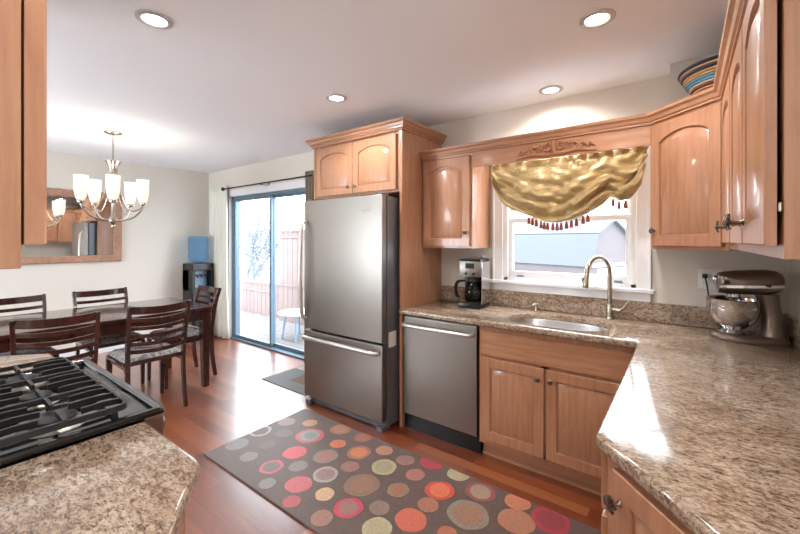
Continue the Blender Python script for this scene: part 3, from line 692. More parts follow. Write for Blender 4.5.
# ------------------------------------------------------------------ refrigerator
t = thing('refrigerator', 'tall stainless bottom-freezer refrigerator between the glass door and counter', 'refrigerator', (-2.236, 2.5, 0))
FX0, FX1 = -2.682, -1.792
b = MB(); b.box(FX0+0.005, FX1-0.002, 2.222, 2.90, 0.03, 1.772, 0.004, LB(t)); b.build('body', M_side, t)
def fdoor(z0, z1, nm):
    b = MB(); n = 12; rings = []
    pts = [(FX0+0.012, 2.216)]+[(lerp(FX0, FX1, i/n), 2.158-0.012*(1-(2*i/n-1)**2)) for i in range(n+1)]+[(FX1-0.004, 2.216)]
    b.prism([(p[0], p[1]) for p in pts], z0, z1, M=LB(t)); return b.build(nm, M_steel, t, 35, 0.005)
ud = fdoor(0.672, 1.782, 'upper_door'); fd = fdoor(0.085, 0.656, 'freezer_drawer')
hx = FX0+0.035
b = MB(); pts = [(hx, 2.150, 0.76), (hx, 2.115, 0.775), (hx, 2.095, 0.86), (hx, 2.082, 1.17), (hx, 2.095, 1.50), (hx, 2.115, 1.585), (hx, 2.150, 1.60)]
def smooth_path(P, k=4):
    P = [Vector(p) for p in P]; out = []
    for i in range(len(P)-1):
        p0, p1, p2, p3 = P[max(i-1, 0)], P[i], P[i+1], P[min(i+2, len(P)-1)]
        for j in range(k):
            u = j/k; out.append(0.5*((2*p1)+(-p0+p2)*u+(2*p0-5*p1+4*p2-p3)*u*u+(-p0+3*p1-3*p2+p3)*u**3))
    out.append(P[-1]); return out
b.tube(smooth_path(pts), 0.016, 12, M=LB(t)); b.build('handle', M_handle, ud, 60)
b = MB(); pts = [(FX0+0.03, 2.15, 0.575), (FX0+0.04, 2.118, 0.577), (FX0+0.12, 2.098, 0.587), ((FX0+FX1)/2, 2.075, 0.597), (FX1-0.14, 2.098, 0.587), (FX1-0.05, 2.118, 0.577), (FX1-0.04, 2.15, 0.575)]
pts = [(p[0], p[1], p[2]+0.02) for p in pts]
b.tube(smooth_path(pts), 0.016, 12, M=LB(t), flat=1.0); b.build('handle', M_handle, fd, 60)
b = MB(); b.box(FX0+0.02, FX1-0.02, 2.21, 2.24, 0.012, 0.085, M=LB(t)); b.build('base_grille', M_side, t)
for x in (FX0+0.005, FX1-0.065):
    b = MB(); b.box(x, x+0.06, 2.165, 2.26, 0.0, 0.045, 0.008, LB(t)); b.build('foot', M_side, t)
for x in (FX0+0.02, FX1-0.08):
    b = MB(); b.box(x, x+0.06, 2.17, 2.27, 1.783, 1.797, 0.004, LB(t)); b.build('hinge_cover', M_side, t)
b = MB(); b.box(-1.97, -1.905, 2.1465, 2.149, 1.66, 1.668, M=LB(t)); b.build('badge', M_chrome, ud)
t = thing('paper_note', 'white paper notice stuck low on the refrigerator side', 'paper', (FX1+0.001, 2.28, 0.68))
b = MB(); b.box(-0.0015, 0.0, -0.045, 0.048, -0.055, 0.06); b.build('sheet', M_paper, t)

# ------------------------------------------------------------------ dishwasher
t = thing('dishwasher', 'stainless dishwasher with bar handle beside the refrigerator', 'dishwasher', (-1.42, 2.6, 0))
b = MB(); b.box(-1.736, -1.100, 2.36, 2.90, 0.02, 0.873, M=LB(t)); b.build('body', M_black, t)
b = MB(); b.box(-1.722, -1.112, 2.325, 2.359, 0.125, 0.862, 0.006, LB(t)); dd_ = b.build('door', M_steel, t)
b = MB(); b.tube(smooth_path([(-1.70, 2.322, 0.805), (-1.695, 2.285, 0.806), (-1.64, 2.272, 0.806), (-1.42, 2.268, 0.806), (-1.20, 2.272, 0.806), (-1.145, 2.285, 0.806), (-1.14, 2.322, 0.805)]), 0.013, 12, M=LB(t)); b.build('handle', M_handle, dd_, 60)
b = MB(); b.box(-1.735, -1.10, 2.365, 2.40, 0.0, 0.115, M=LB(t)); b.build('toe_panel', M_black, t)

# ------------------------------------------------------------------ coffee maker
t = thing('coffee_maker', 'black and stainless drip coffee maker on the counter left of the window', 'coffee maker', (-1.335, 2.745, 0.9155), math.radians(6))
b = MB(); b.box(-0.088, 0.088, -0.115, 0.11, 0.0, 0.04, 0.008); b.box(-0.088, 0.088, 0.02, 0.11, 0.04, 0.36, 0.008); b.box(-0.088, 0.088, -0.10, 0.11, 0.36, 0.378, 0.006); b.build('body', M_black, t, 40)
b = MB(); b.box(-0.086, 0.086, -0.098, 0.018, 0.24, 0.36, 0.006); hd = b.build('brew_head', M_steel, t, 40)
b = MB(); b.box(-0.035, 0.035, -0.1005, -0.0985, 0.305, 0.345, 0.0); b.build('display', M_black, hd)
for xx in (-0.03, 0.03): b = MB(); b.lathe([(0.011, 0), (0.010, 0.006)], n=14, M=Matrix.Translation((xx, -0.0985, 0.265)) @ Matrix.Rotation(PI/2, 4, 'X')); b.build('button', M_black, hd, 40)
b = MB(); b.box(0.0885, 0.094, -0.09, 0.10, 0.03, 0.355, 0.003); b.build('side_panel', M_chrome, t)
b = MB(); b.lathe([(0.058, 0.0), (0.072, 0.02), (0.074, 0.08), (0.060, 0.135), (0.048, 0.155)], 0.008, -0.035, 0.045, 24, sx=1, sy=0.85); ca = b.build('carafe', M_coffeeglass, t, 60)
b = MB(); b.lathe([(0.050, 0.0), (0.054, 0.01), (0.045, 0.028), (0.0, 0.03)], 0.008, -0.035, 0.20, 24, sy=0.85); b.build('lid', M_black, ca, 50)
b = MB(); b.bar(smooth_path([(-0.05, -0.06, 0.205), (-0.10, -0.085, 0.20), (-0.118, -0.095, 0.15), (-0.108, -0.09, 0.09), (-0.09, -0.08, 0.075)]), 0.022, 0.014, up=(0.6, -0.3, 0)); b.build('handle', M_black, ca, 50)
b = MB(); b.lathe([(0.070, 0.0), (0.070, 0.006)], 0.008, -0.035, 0.0402, 24, sy=0.85); b.build('hot_plate', M_iron, t, 50)

# ------------------------------------------------------------------ stand mixer (axis along X, head towards -X)
t = thing('stand_mixer', 'pewter-coloured stand mixer with polished bowl in the counter corner', 'stand mixer', (0.268, 2.700, 0.9155), math.radians(4))
b = MB(); n = 32
def egg(hx0, hx1, hy, z, cx=0):
    return [(cx+(hx1 if math.cos(a) > 0 else hx0)*math.copysign(abs(math.cos(a))**0.8, math.cos(a)), hy*math.copysign(abs(math.sin(a))**0.85, math.sin(a)), z) for a in [2*PI*i/n for i in range(n)]]
b.loft([egg(0.165, 0.150, 0.108, 0.0), egg(0.168, 0.152, 0.110, 0.012), egg(0.160, 0.146, 0.102, 0.028), egg(0.13, 0.125, 0.07, 0.034)])
b.build('base', M_mixer, t, 60)
b = MB()
def sec(cx, hx, hy, z): return [(cx+hx*math.cos(a), hy*math.sin(a), z) for a in [2*PI*i/24 for i in range(24)]]
b.loft([sec(0.085, 0.062, 0.07, 0.03), sec(0.090, 0.050, 0.052, 0.07), sec(0.088, 0.042, 0.045, 0.13), sec(0.076, 0.042, 0.045, 0.19), sec(0.065, 0.050, 0.052, 0.245)]); b.build('column', M_mixer, t, 60)
b = MB(); prof = [(-0.132, 0.030, 0.040), (-0.128, 0.046, 0.054), (-0.10, 0.055, 0.060), (-0.05, 0.060, 0.064), (0.01, 0.064, 0.066), (0.06, 0.064, 0.066), (0.10, 0.058, 0.058), (0.122, 0.044, 0.042), (0.130, 0.022, 0.02)]
b.loft([[(x, ry*math.copysign(abs(math.cos(a))**0.8, math.cos(a)), 0.302+0.010*(x/0.17)+rz*math.copysign(abs(math.sin(a))**0.8, math.sin(a))) for a in [2*PI*i/28 for i in range(28)]] for x, ry, rz in prof])
hd = b.build('motor_head', M_mixer, t, 60)
b = MB(); rr = [(x, ry+0.002, 0) for x, ry, rz in prof[1:8]]
for sgn in (-1, 1): b.bar([(x, sgn*(ry+0.001), 0.284+0.010*(x/0.17)) for x, ry, _ in rr], 0.014, 0.003)
b.build('trim_band', M_chrome, hd, 50)
b = MB(); b.lathe([(0.020, 0), (0.023, 0.006), (0.018, 0.014), (0.008, 0.02)], n=18, M=Matrix.Translation((-0.131, 0, 0.310)) @ Matrix.Rotation(-PI/2, 4, 'Y')); b.build('hub_cap', M_chrome, hd, 50)
b = MB(); b.lathe([(0.008, 0), (0.008, 0.012), (0.011, 0.016), (0.009, 0.024)], n=14, M=Matrix.Translation((0.06, -0.062, 0.296)) @ Matrix.Rotation(PI/2, 4, 'X')); b.build('speed_knob', M_black, hd, 50)
b = MB(); b.lathe([(0.009, 0), (0.009, 0.012), (0.013, 0.016), (0.010, 0.026)], n=14, M=Matrix.Translation((-0.10, -0.052, 0.302)) @ Matrix.Rotation(PI/2, 4, 'X')); b.build('attachment_knob', M_black, hd, 50)
b = MB(); b.lathe([(0.034, 0.238), (0.034, 0.215), (0.012, 0.210), (0.009, 0.15)], -0.068, 0, 0, 20); b.build('beater_shaft', M_chrome, t, 50)
b = MB(); bc = -0.068
b.lathe([(0.050, 0.034), (0.052, 0.042), (0.040, 0.050), (0.052, 0.062), (0.086, 0.085), (0.106, 0.125), (0.112, 0.17), (0.112, 0.208), (0.117, 0.212), (0.114, 0.2135), (0.109, 0.208), (0.108, 0.17), (0.101, 0.125), (0.08, 0.09), (0.04, 0.07)], bc, 0, 0, 40)
bo = b.build('bowl', M_chrome, t, 60)
b = MB(); b.lathe([(0.062, 0.034), (0.066, 0.036), (0.062, 0.040)], bc, 0, 0, 32); b.build('bowl_seat', M_chrome, t, 50)

# ------------------------------------------------------------------ outlet
t = thing('wall_outlet', 'pale double outlet plate on the wall behind the mixer', 'outlet', (0.117, YB-0.001, 1.205))
b = MB(); b.box(-0.057, 0.057, -0.006, 0.0, -0.06, 0.06, 0.003); b.build('plate', M_white, t)
for xx in (-0.026, 0.026):
    for zz in (-0.02, 0.02):
        b = MB(); b.lathe([(0.016, 0), (0.015, 0.003)], n=16, M=Matrix.Translation((xx, -0.0062, zz)) @ Matrix.Rotation(PI/2, 4, 'X')); b.box(xx-0.006, xx-0.004, -0.0098, -0.009, zz-0.004, zz+0.005, mi=1); b.box(xx+0.004, xx+0.006, -0.0098, -0.009, zz-0.004, zz+0.005, mi=1); b.build('socket', [M_white, M_black], t, 40)
t = thing('power_cord', 'black plug and cord dropping from the outlet behind the mixer', 'cord', (0.091, 2.905, 1.225))
b = MB(); b.box(-0.012, 0.012, -0.012, 0.012, -0.012, 0.012, 0.004); b.build('plug', M_black, t)
b = MB(); b.tube(smooth_path([(0, -0.012, 0), (0.006, -0.028, -0.03), (0.014, -0.03, -0.09), (0.02, -0.03, -0.17), (0.05, -0.04, -0.26), (0.10, -0.05, -0.304)]), 0.004, 8); b.build('cord', M_black, t, 60)

# ------------------------------------------------------------------ woven bowl on the cabinet
BOWLC = [(58, 66, 92), (190, 160, 120), (96, 150, 180), (210, 190, 160), (112, 40, 48), (196, 158, 110), (70, 44, 44), (180, 140, 96), (120, 48, 50), (200, 170, 120)]
bm_ = [mat('coil_%d' % i, c, 0.7) for i, c in enumerate(BOWLC)]
t = thing('woven_bowl', 'large striped coiled bowl on top of the corner cabinet', 'bowl', (0.175, 2.52, 2.101))
b = MB(); NB = 20
for i in range(NB):
    f0, f1 = i/NB, (i+1)/NB
    def R(f): return 0.055+0.15*f**0.85
    def Zz(f): return 0.004+0.205*f**1.25
    r0, z0, r1, z1 = R(f0), Zz(f0), R(f1), Zz(f1); mid = ((r0+r1)/2+0.005, (z0+z1)/2-0.002)
    b.lathe([(r0, z0), mid, (r1, z1)], n=40, cap=False, mi=[0, 1, 0, 5, 1, 2, 2, 3, 4, 1, 4, 5, 6, 9, 4, 5, 6, 9, 6, 5][NB-1-i])
b.lathe([(0.0, 0.002), (0.055, 0.004)], n=40, cap=False, mi=6)
b.build('bowl', bm_, t, 60, solid=0.006)

# ------------------------------------------------------------------ swag curtain above the sink
t = thing('window_swag', 'gold silk balloon swag hanging over the kitchen window', 'valance curtain', (-0.65, 2.66, 1.99))
bot = [(0.0, 1.84), (0.05, 1.735), (0.10, 1.69), (0.17, 1.655), (0.25, 1.625), (0.33, 1.595), (0.41, 1.565), (0.50, 1.555), (0.58, 1.575), (0.66, 1.61), (0.74, 1.665), (0.79, 1.71), (0.84, 1.675), (0.90, 1.70), (0.94, 1.745), (0.97, 1.80), (1.0, 1.87)]
SXa, SXb = -1.155, -0.172; NS, NT = 120, 60
b = MB(); grid = []
for i in range(NS+1):
    s = i/NS; zb = interp(bot, s)*0.6+0.2*interp(bot, s-0.015)+0.2*interp(bot, s+0.015); row = []
    for j_ in range(NT+1):
        f = j_/NT; z = lerp(1.995, zb, f)
        # gathers at the top, swooping folds lower down
        g = 0.010*math.sin(s*70+2*math.sin(s*9))*math.exp(-f*5)
        d0 = (z-zb)/0.42; env = min(1, f*1.8)
        sw = 0.020*math.sin(26*d0**0.8+3*math.sin(s*5.0)+s*4)*env*(0.45+0.55*(1-d0))
        dg = 0.016*math.sin((s*1.0+f*0.55)*17+1.3*math.sin(f*5))*env
        left = 0.018*math.sin((f*9+s*22))*math.exp(-((s-0.08)/0.10)**2)*env
        bun = 0.026*math.sin(f*19-s*26)*math.exp(-((s-0.83)/0.085)**2)*env
        dg += 0.006*math.sin(s*48+f*20+3*math.sin(f*9))*env+0.005*math.sin(f*46-s*30+2*math.sin(s*17))*env
        puff = -0.045*math.sin(min(1, f*1.05)*PI*0.93)*(0.4+0.6*math.sin(PI*min(max(s, 0.02), 0.98)))
        x = lerp(SXa, SXb, s) + 0.012*math.sin(f*14+s*8)*env
        if s < 0.05: x += 0.03*(1-s/0.05)*f
        if s > 0.95: x -= 0.03*((s-0.95)/0.05)*f
        row.append(b.bm.verts.new((x+0.65, g+sw+dg+left+bun+puff, z-1.99)))
    grid.append(row)
for i in range(NS):
    for j_ in range(NT): b.bm.faces.new((grid[i][j_], grid[i+1][j_], grid[i+1][j_+1], grid[i][j_+1]))
ends = []
for i in range(17):
    s = lerp(0.30, 0.745, i/16) if i < 14 else (0.80, 0.84, 0.87)[i-14]
    v = grid[int(s*NS)][NT].co; ends.append(v.copy())
b.build('fabric', M_silk, t, 180, solid=0.003)
for v in ends:
    b = MB(); b.tube([(v.x, v.y, v.z+0.006), (v.x, v.y, v.z-0.012)], 0.0022, 5, mi=1)
    b.lathe([(0.004, -0.006), (0.009, -0.011), (0.007, -0.018), (0.010, -0.026), (0.012, -0.052), (0.005, -0.055)], v.x, v.y, v.z, 8); b.build('tassel', [M_tasselmat, M_tasselpale], t, 60)

# ------------------------------------------------------------------ dining: table
t = thing('dining_table', 'long dark cherry dining table in the left background', 'table', (-4.215, 0.95, 0))
TX0, TX1, TY0, TY1, TZ = -4.69, -3.74, -0.05, 1.89, 0.785
b = MB(); b.box(TX0, TX1, TY0, TY1, TZ-0.028, TZ, 0.006, LB(t)); b.build('tabletop', M_cherry, t)
b = MB(); i_ = 0.03
b.box(TX0+i_, TX1-i_, TY1-i_-0.022, TY1-i_, TZ-0.125, TZ-0.028, M=LB(t)); b.box(TX0+i_, TX1-i_, TY0+i_, TY0+i_+0.022, TZ-0.125, TZ-0.028, M=LB(t)); b.box(TX1-i_-0.022, TX1-i_, TY0+i_, TY1-i_, TZ-0.125, TZ-0.028, M=LB(t)); b.box(TX0+i_, TX0+i_+0.022, TY0+i_, TY1-i_, TZ-0.125, TZ-0.028, M=LB(t)); b.build('apron', M_cherry, t)
for x in (TX0+0.06, TX1-0.06):
    for y in (TY0+0.06, TY1-0.06):
        b = MB(); sgx = 1 if x > -4.2 else -1; q = lambda s, z, dx=0: [(x+dx+s*a-t.location.x, y+s*c_-t.location.y, z) for a, c_ in ((-1, -1), (1, -1), (1, 1), (-1, 1))]
        b.loft([q(0.028, 0.0, sgx*0.012), q(0.034, 0.45), q(0.044, TZ-0.03)]); b.build('leg', M_cherry, t, None, 0.003)

# chairs
def make_chair(label):
    t = thing('dining_chair', label, 'chair', (0, 0, 0), 0, 'slat-back dining chairs around the dark table')
    W2 = 0.215
    def post(sx):
        return smooth_path([(sx*(W2-0.006), 0.245, 0.0), (sx*(W2-0.008), 0.215, 0.20), (sx*(W2-0.010), 0.200, 0.44), (sx*(W2-0.005), 0.215, 0.60), (sx*(W2), 0.245, 0.78), (sx*(W2+0.003), 0.290, 0.925)])
    for sx in (-1, 1):
        P = post(sx); n = len(P); b = MB(); b.bar(P, [0.032+0.012*math.sin(PI*i/(n-1)) for i in range(n)], [0.026]*n, up=(0, 1, 0)); b.build('rear_leg', M_cherry, t, 50, 0.003)
        b = MB(); q = lambda s, z, dx=0: [(sx*0.205+a*s, -0.235+c_*s, z) for a, c_ in ((-1, -1), (1, -1), (1, 1), (-1, 1))]
        b.loft([q(0.014, 0.0), q(0.020, 0.40), q(0.020, 0.44)]); b.build('front_leg', M_cherry, t, None, 0.003)
        b = MB(); b.bar([(sx*0.2, -0.22, 0.425), (sx*0.205, 0.2, 0.425)], 0.045, 0.02); b.build('seat_rail', M_cherry, t)
    def P_at(z):
        P = post(1); 
        for a, c_ in zip(P, P[1:]):
            if a.z <= z <= c_.z: f = (z-a.z)/(c_.z-a.z); return a.lerp(c_, f)
        return P[-1]
    def slat(z, h, nm):
        e = P_at(z); n = 12; pts = [(lerp(-e.x, e.x, i/n), e.y+0.05*(1-(2*i/n-1)**2), z-0.012*(1-(2*i/n-1)**2)) for i in range(n+1)]
        b = MB(); b.bar(pts, h, 0.016); b.build(nm, M_cherry, t, 40, 0.003)
    slat(0.895, 0.060, 'top_rail')
    for z in (0.815, 0.748, 0.684, 0.620, 0.558): slat(z, 0.030, 'back_slat')
    b = MB(); b.prism(rounded([(-0.225, 0.195), (-0.235, -0.255), (0.235, -0.255), (0.225, 0.195)], [0.03, 0.06, 0.06, 0.03]), 0.435, 0.462); b.build('seat', M_cherry, t, 40, 0.005)
    b = MB(); S = rounded([(-0.205, 0.175), (-0.215, -0.24), (0.215, -0.24), (0.205, 0.175)], [0.05, 0.07, 0.07, 0.05])
    def wav(d, z, a): 
        Q = offset_poly(S, d); return [(p[0]*(1+a*math.sin(i*2.4)), p[1]*(1+a*math.sin(i*2.4+1)), z+a*0.3*math.sin(i*1.7)) for i, p in enumerate(Q)]
    b.loft([wav(0.0, 0.4635, 0.0), wav(-0.012, 0.468, 0.02), wav(-0.004, 0.478, 0.02), wav(0.008, 0.492, 0.01), wav(0.03, 0.503, 0.006), wav(0.10, 0.508, 0.0)]); b.build('seat_cushion', M_cush, t, 60)
    return t
ch = make_chair('dark slat-back chair, right one of the two nearest the kitchen')
# local chair faces -Y; rotate so that it faces the table
places = [(-3.72, 1.295, -PI/2-0.0, None),
          (-3.71, 0.705, -PI/2-0.16, 'dark slat-back chair directly behind the gas range, nearer the left edge'),
          (-4.58, 1.275, PI/2, 'dark slat-back chair across the table, right one by the mirror wall'),
          (-4.58, 0.62, PI/2, 'dark slat-back chair across the table at the left edge'),
          (-4.22, 1.80, 0.0, 'dark slat-back chair at the table end before the water cooler')]
places[0] = (-3.70, 1.295, -PI/2, None)
for i, (x, y, rz, lb) in enumerate(places):
    c = ch if i == 0 else copy_tree(ch)
    # facing: local -Y -> towards table.  near chairs (x>table) must face -X
    if lb and i: c['label'] = lb
    c.location = (x, y, 0); c.rotation_euler = (0, 0, rz)

# ------------------------------------------------------------------ mirror
t = thing('wall_mirror', 'large wood-framed mirror on the dining room wall', 'mirror', (XL+0.001, 1.05, 1.16))
m0, m1, zz0, zz1, fw = 0.10, 1.777, 1.163, 2.045, 0.085
y_ = t.location.y; z_ = t.location.z
b = MB(); b.box(0.0, 0.015, m0+fw-0.01-y_, m1-fw+0.01-y_, zz0+fw-0.01-z_, zz1-fw+0.01-z_); b.build('glass', M_mirror, t)
b = MB(); R0 = [(m0, zz0), (m1, zz0), (m1, zz1), (m0, zz1)]
prof = [(0.0, 0.0), (0.0, 0.03), (0.012, 0.038), (fw-0.02, 0.028), (fw, 0.018), (fw, 0.0)]
rings = []
for ins, out in prof:
    rings.append([(out, (m0+ins if p[0] == m0 else m1-ins)-y_, (zz0+ins if p[1] == zz0 else zz1-ins)-z_) for p in R0])
b.loft(rings, loop=True); b.build('frame', M_mirrorwood, t, 30)

# ------------------------------------------------------------------ water cooler
t = thing('water_cooler', 'black water cooler standing in the dining room corner', 'water cooler', (-5.70, 2.66, 0), 0)
b = MB(); b.box(-0.15, 0.15, -0.16, 0.15, 0.0, 0.72, 0.012); b.box(-0.15, 0.04, -0.16, 0.15, 0.72, 1.0, 0.004); b.box(-0.15, 0.15, -0.16, -0.115, 0.72, 1.0, 0.004); b.box(-0.15, 0.15, 0.105, 0.15, 0.72, 1.0, 0.004); b.box(-0.15, 0.15, -0.16, 0.15, 1.0, 1.10, 0.012); b.build('body', M_black, t)
b = MB(); b.box(0.0405, 0.045, -0.105, 0.095, 0.75, 0.99); b.build('dispenser_panel', M_display, t)
for yy in (-0.06, 0.0, 0.06): b = MB(); b.tube([(0.045, yy, 0.93), (0.085, yy, 0.93), (0.09, yy, 0.895)], 0.012, 8); b.build('tap', M_black, t, 50)
b = MB(); b.box(0.05, 0.145, -0.10, 0.09, 0.722, 0.735, 0.002); b.build('drip_tray', M_side, t)
t = thing('water_bottle', 'blue translucent water bottle upended on the cooler', 'bottle', (-5.70, 2.655, 1.101))
b = MB(); b.lathe([(0.05, 0.0), (0.07, 0.02), (0.128, 0.05), (0.135, 0.08), (0.135, 0.14), (0.128, 0.15), (0.128, 0.165), (0.135, 0.175), (0.135, 0.25), (0.128, 0.26), (0.128, 0.275), (0.135, 0.285), (0.135, 0.36), (0.12, 0.39), (0.05, 0.395)], n=32); b.build('bottle', M_water, t, 60)

# ------------------------------------------------------------------ curtains and rod
def curtain(name, label, x0, x1, y, z0, z1, folds, m, amp=0.035):
    t = thing(name, label, 'curtain', ((x0+x1)/2, y, z0)); b = MB(); n = 90; cols = []
    for i in range(n+1):
        f = i/n; col = []
        for k in range(13):
            g = k/12; a = amp*(0.7+0.3*(1-g)); xx = lerp(x0, x1, f)-(x0+x1)/2
            col.append(b.bm.verts.new((xx*(1+0.06*(1-g)), a*math.sin(f*2*PI*folds+0.5*math.sin(g*3+f*6)), (z1-z0)*g)))
        cols.append(col)
    for i in range(n):
        for k in range(12): b.bm.faces.new((cols[i][k], cols[i+1][k], cols[i+1][k+1], cols[i][k+1]))
    b.build('panel', m, t, 180, solid=0.003); return t
curtain('curtain', 'pale linen curtain hanging left of the sliding door', -5.80, -5.28, 2.86, 0.02, 2.235, 4.5, M_curtain)
curtain('curtain', 'gathered taupe curtain end right of the sliding door beside the cabinet', -3.545, -3.33, 2.86, 0.02, 2.235, 4, M_curtdark)
t = thing('curtain_rod', 'thin dark curtain rod above the sliding door', 'curtain rod', (-4.5, 2.80, 2.165))
b = MB(); b.tube([(-0.74, 0, 0), (1.15, 0, 0)], 0.010, 10); b.build('rod', M_rod, t, 40)
b = MB(); b.lathe([(0.012, 0), (0.012, 0.01), (0.022, 0.018), (0.028, 0.035), (0.022, 0.052), (0.005, 0.06)], n=16, M=Matrix.Translation((-0.74, 0, 0)) @ Matrix.Rotation(-PI/2, 4, 'Y')); b.build('finial', M_rod, t, 50)
for x in (0.15,): b = MB(); b.box(x-0.008, x+0.008, -0.012, 0.127, -0.016, -0.010); b.box(x-0.012, x+0.012, 0.122, 0.128, -0.04, 0.02); b.build('bracket', M_rod, t)

# ------------------------------------------------------------------ chandelier
CX, CY = -4.404, 1.251
t = thing('chandelier', 'brushed nickel chandelier with five frosted glass shades over the table', 'chandelier', (CX, CY, 1.55))
b = MB(); b.lathe([(0.075, 0.928), (0.075, 0.918), (0.06, 0.910), (0.015, 0.900)], n=28); b.build('canopy', M_nickel, t, 40)
b = MB(); b.tube([(0, 0, 0.905), (0, 0, 0.64)], 0.007, 8); b.build('rod', M_nickel, t, 40)
b = MB(); b.lathe([(0.066, 0.645), (0.062, 0.640), (0.040, 0.60), (0.034, 0.55), (0.040, 0.515), (0.020, 0.505), (0.017, 0.30), (0.017, 0.12), (0.034, 0.10), (0.040, 0.075), (0.028, 0.05), (0.012, 0.035), (0.016, 0.02), (0.004, 0.0)], n=24); b.build('column', M_nickel, t, 50)
a0 = math.atan2(-CY, -CX)
for k in range(5):
    a = a0+k*2*PI/5; R = lambda r, z: (r*math.cos(a), r*math.sin(a), z)
    b = MB(); b.tube(smooth_path([R(0.02, 0.075), R(0.10, 0.085), R(0.17, 0.115), R(0.225, 0.175), R(0.245, 0.235)]), 0.0095, 8, flat=0.6)
    b.tube(smooth_path([R(0.022, 0.50), R(0.05, 0.40), R(0.09, 0.27), R(0.15, 0.175), R(0.215, 0.19), R(0.24, 0.225)]), 0.007, 8, flat=0.6)
    ar = b.build('arm', M_nickel, t, 60)
    cx_, cy_ = 0.245*math.cos(a), 0.245*math.sin(a)
    b = MB(); b.lathe([(0.006, 0.225), (0.030, 0.235), (0.034, 0.25), (0.030, 0.258)], cx_, cy_, 0, 18); b.build('socket_cup', M_nickel, ar, 50)
    b = MB(); b.lathe([(0.028, 0.259), (0.040, 0.280), (0.049, 0.33), (0.053, 0.38), (0.053, 0.43), (0.056, 0.480), (0.053, 0.480), (0.050, 0.43), (0.050, 0.38), (0.046, 0.33), (0.037, 0.283), (0.02, 0.264)], cx_, cy_, 0, 24, cap=False); b.build('glass_shade', M_shade, ar, 60)
    l = bpy.data.lights.new('chandelier_bulb', 'POINT'); l.energy = 3.5*LAMP; l.color = (1, 0.92, 0.80); l.shadow_soft_size = 0.03
    o = bpy.data.objects.new('chandelier_bulb', l); COL.objects.link(o); o.parent = t; o.location = (cx_, cy_, 0.46)

# ------------------------------------------------------------------ recessed ceiling lights
M_ring = mat('brushed_trim_ring', (190, 188, 188), 0.4, metal=0.3)
def can(x, y, label, r=0.050, e=60):
    t = thing('recessed_light', label, 'ceiling light', (x, y, ZC), 0, 'recessed ceiling lights')
    b = MB(); b.lathe([(r+0.028, -0.001), (r+0.026, -0.007), (r+0.004, -0.010), (r, -0.004), (r, -0.001)], n=36, cap=False); b.build('trim_ring', M_ring, t, 40)
    b = MB(); b.lathe([(r, -0.0025), (r*0.9, -0.006), (0.0, -0.010)], n=32, cap=False); b.build('lens', M_bulb, t, 60)
    l = bpy.data.lights.new('recessed_lamp', 'SPOT'); l.energy = e*LAMP; l.color = (1, 0.955, 0.92); l.shadow_soft_size = 0.06; l.spot_size = math.radians(165); l.spot_blend = 0.6
    o = bpy.data.objects.new('recessed_lamp', l); COL.objects.link(o); o.parent = t; o.location = (0, 0, -0.02)
can(-1.995, 0.728, 'round recessed ceiling light nearest the chandelier at upper left')
can(-0.332, 1.975, 'round recessed ceiling light at upper right near the striped bowl')
can(-2.035, 1.93, 'small-looking recessed ceiling light before the tall refrigerator cabinet')
can(-0.745, 2.72, 'recessed ceiling light close to the wall above the window', 0.05, 36)
can(-0.55, 0.55, 'unseen recessed ceiling light overhead, added as fill', 0.056, 42)  # added out of view for more light on the near counters
can(0.9, -1.1, 'unseen recessed ceiling light in the hall, added as fill')  # added lamp, brightens from the hall behind the camera
can(-2.2, -1.2, 'unseen recessed ceiling light behind the range wall, added as fill')  # another added lamp, fills the space behind the range wall

# ------------------------------------------------------------------ rugs
F_ = Vector((-0.60198689, 0.79850597)); R_v = Vector((0.79850597, 0.60198689))
def fl(u, v):
    a = (u-400)/379.0; d = F_+R_v*a; tt = 1.44/((v-240)/379.0); return d*tt
t = thing('dotted_rug', 'brown runner rug with coloured dots on the kitchen floor', 'rug', (-1.43, 1.66, 0))
RX0, RX1, RY0, RY1 = -2.58, -0.28, 1.236, 2.085
RUG = (92, 72, 64)
dots = []
def c4(*L_):
    for cx, cy, w, cols in L_: dots.append((200+cx/3.985, 400+cy/3.985, w/3.985, cols))
def c5(*L_):
    for cx, cy, w, cols in L_: dots.append((380+cx/3.636, 420+cy/3.636, w/3.636, cols))
tp, gr, ol, pk, hp, orr, tn, br_, cr, mv = (150, 128, 118), (130, 122, 116), (178, 168, 132), (198, 92, 98), (200, 50, 84), (206, 112, 72), (190, 142, 110), (160, 104, 80), (176, 42, 62), (150, 106, 98)
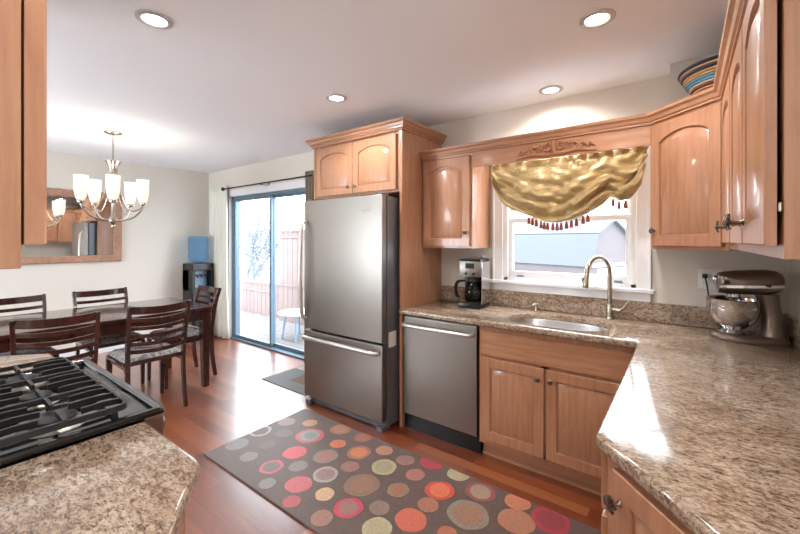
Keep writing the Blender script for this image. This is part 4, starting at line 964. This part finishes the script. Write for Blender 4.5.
c4((345, 92, 70, [tp]), (438, 97, 60, [tn]), (240, 128, 90, [(176, 160, 146), RUG]), (560, 122, 85, [br_, (176, 120, 92)]), (650, 155, 75, [(150, 84, 72), br_]), (148, 182, 88, [gr]), (438, 148, 115, [pk, (156, 150, 142), (120, 140, 140)]), (335, 140, 70, [(108, 92, 84)]),
   (550, 180, 65, [orr]), (195, 232, 72, [gr]), (378, 215, 94, [(208, 84, 90)]), (500, 230, 100, [gr, (166, 110, 100)]), (633, 215, 98, [br_, (204, 122, 76)]), (735, 207, 70, [(182, 128, 98)]), (270, 185, 66, [(104, 90, 84)]), (285, 272, 95, [pk, (112, 98, 92)]), (392, 270, 75, [gr]),
   (598, 272, 75, [mv]), (733, 273, 105, [ol, (166, 156, 120)]), (500, 303, 105, [(168, 156, 148), (148, 118, 118)]), (268, 340, 70, [gr]), (393, 343, 108, [(196, 96, 100)]), (645, 345, 145, [(134, 106, 88), (146, 104, 82)]), (497, 382, 80, [(200, 164, 128)]), (365, 412, 75, [(176, 84, 86)]),
   (592, 437, 118, [hp, mv]), (790, 365, 90, [(140, 122, 96), br_]), (485, 478, 92, [(158, 116, 100)]), (715, 437, 85, [(136, 112, 100)]), (705, 522, 128, [ol, (172, 160, 124)]))
c5((92, 152, 68, [mv]), (190, 160, 92, [cr]), (128, 205, 72, [(176, 108, 96)]), (285, 203, 82, [ol]), (217, 262, 110, [(200, 70, 54), (222, 112, 72)]), (365, 268, 110, [(152, 70, 66), (166, 140, 120)]), (175, 315, 80, [(168, 112, 86)]), (320, 350, 155, [(140, 128, 114), (156, 116, 92)]),
   (500, 305, 92, [(198, 122, 88)]), (112, 370, 120, [(200, 100, 74)]), (495, 375, 132, [(176, 118, 90)]), (620, 370, 140, [cr, (146, 48, 62)]), (245, 420, 74, [(176, 106, 78)]), (400, 470, 100, [gr]), (560, 470, 120, [ol]), (820, 350, 70, [gr]))
matset = {}; rugm = [wool('rug_wool', RUG)]
def midx(c):
    if c not in matset: matset[c] = len(rugm); rugm.append(wool('rug_dot_wool', c))
    return matset[c]
b = MB(); b.box(RX0, RX1, RY0, RY1, 0.0005, 0.010, 0.003, LB(t))
rr = random.Random(4)
for u, v, w, cols in dots:
    c = fl(u, v); r = (fl(u+w/2, v)-fl(u-w/2, v)).length/2*0.97
    fr = [1.0, 0.74, 0.42] if len(cols) == 3 else [1.0, 0.72]
    for k, cc in enumerate(cols):
        pts = []; ph = rr.uniform(0, 6)
        for i in range(28):
            a = 2*PI*i/28; q = r*fr[k]*(1+0.03*math.sin(2*a+ph)+0.02*math.sin(5*a+ph))
            x = min(max(c.x+q*math.cos(a), RX0+0.003), RX1-0.003); y = min(max(c.y+q*math.sin(a), RY0+0.003), RY1-0.003); pts.append((x, y))
        clean = []
        for p in pts:
            if not clean or (Vector(p)-Vector(clean[-1])).length > 1e-4: clean.append(p)
        if len(clean) > 3: b.prism(clean, 0.0095, 0.0108+0.0006*k, M=LB(t), mi=midx(cc))
b.build('pile', rugm, t)
t = thing('door_mat', 'grey patchwork mat on the floor before the sliding door', 'mat', (-3.15, 2.53, 0))
b = MB(); b.box(-0.36, 0.34, -0.26, 0.26, 0.0005, 0.008, 0.002); b.build('mat', M_mat, t)
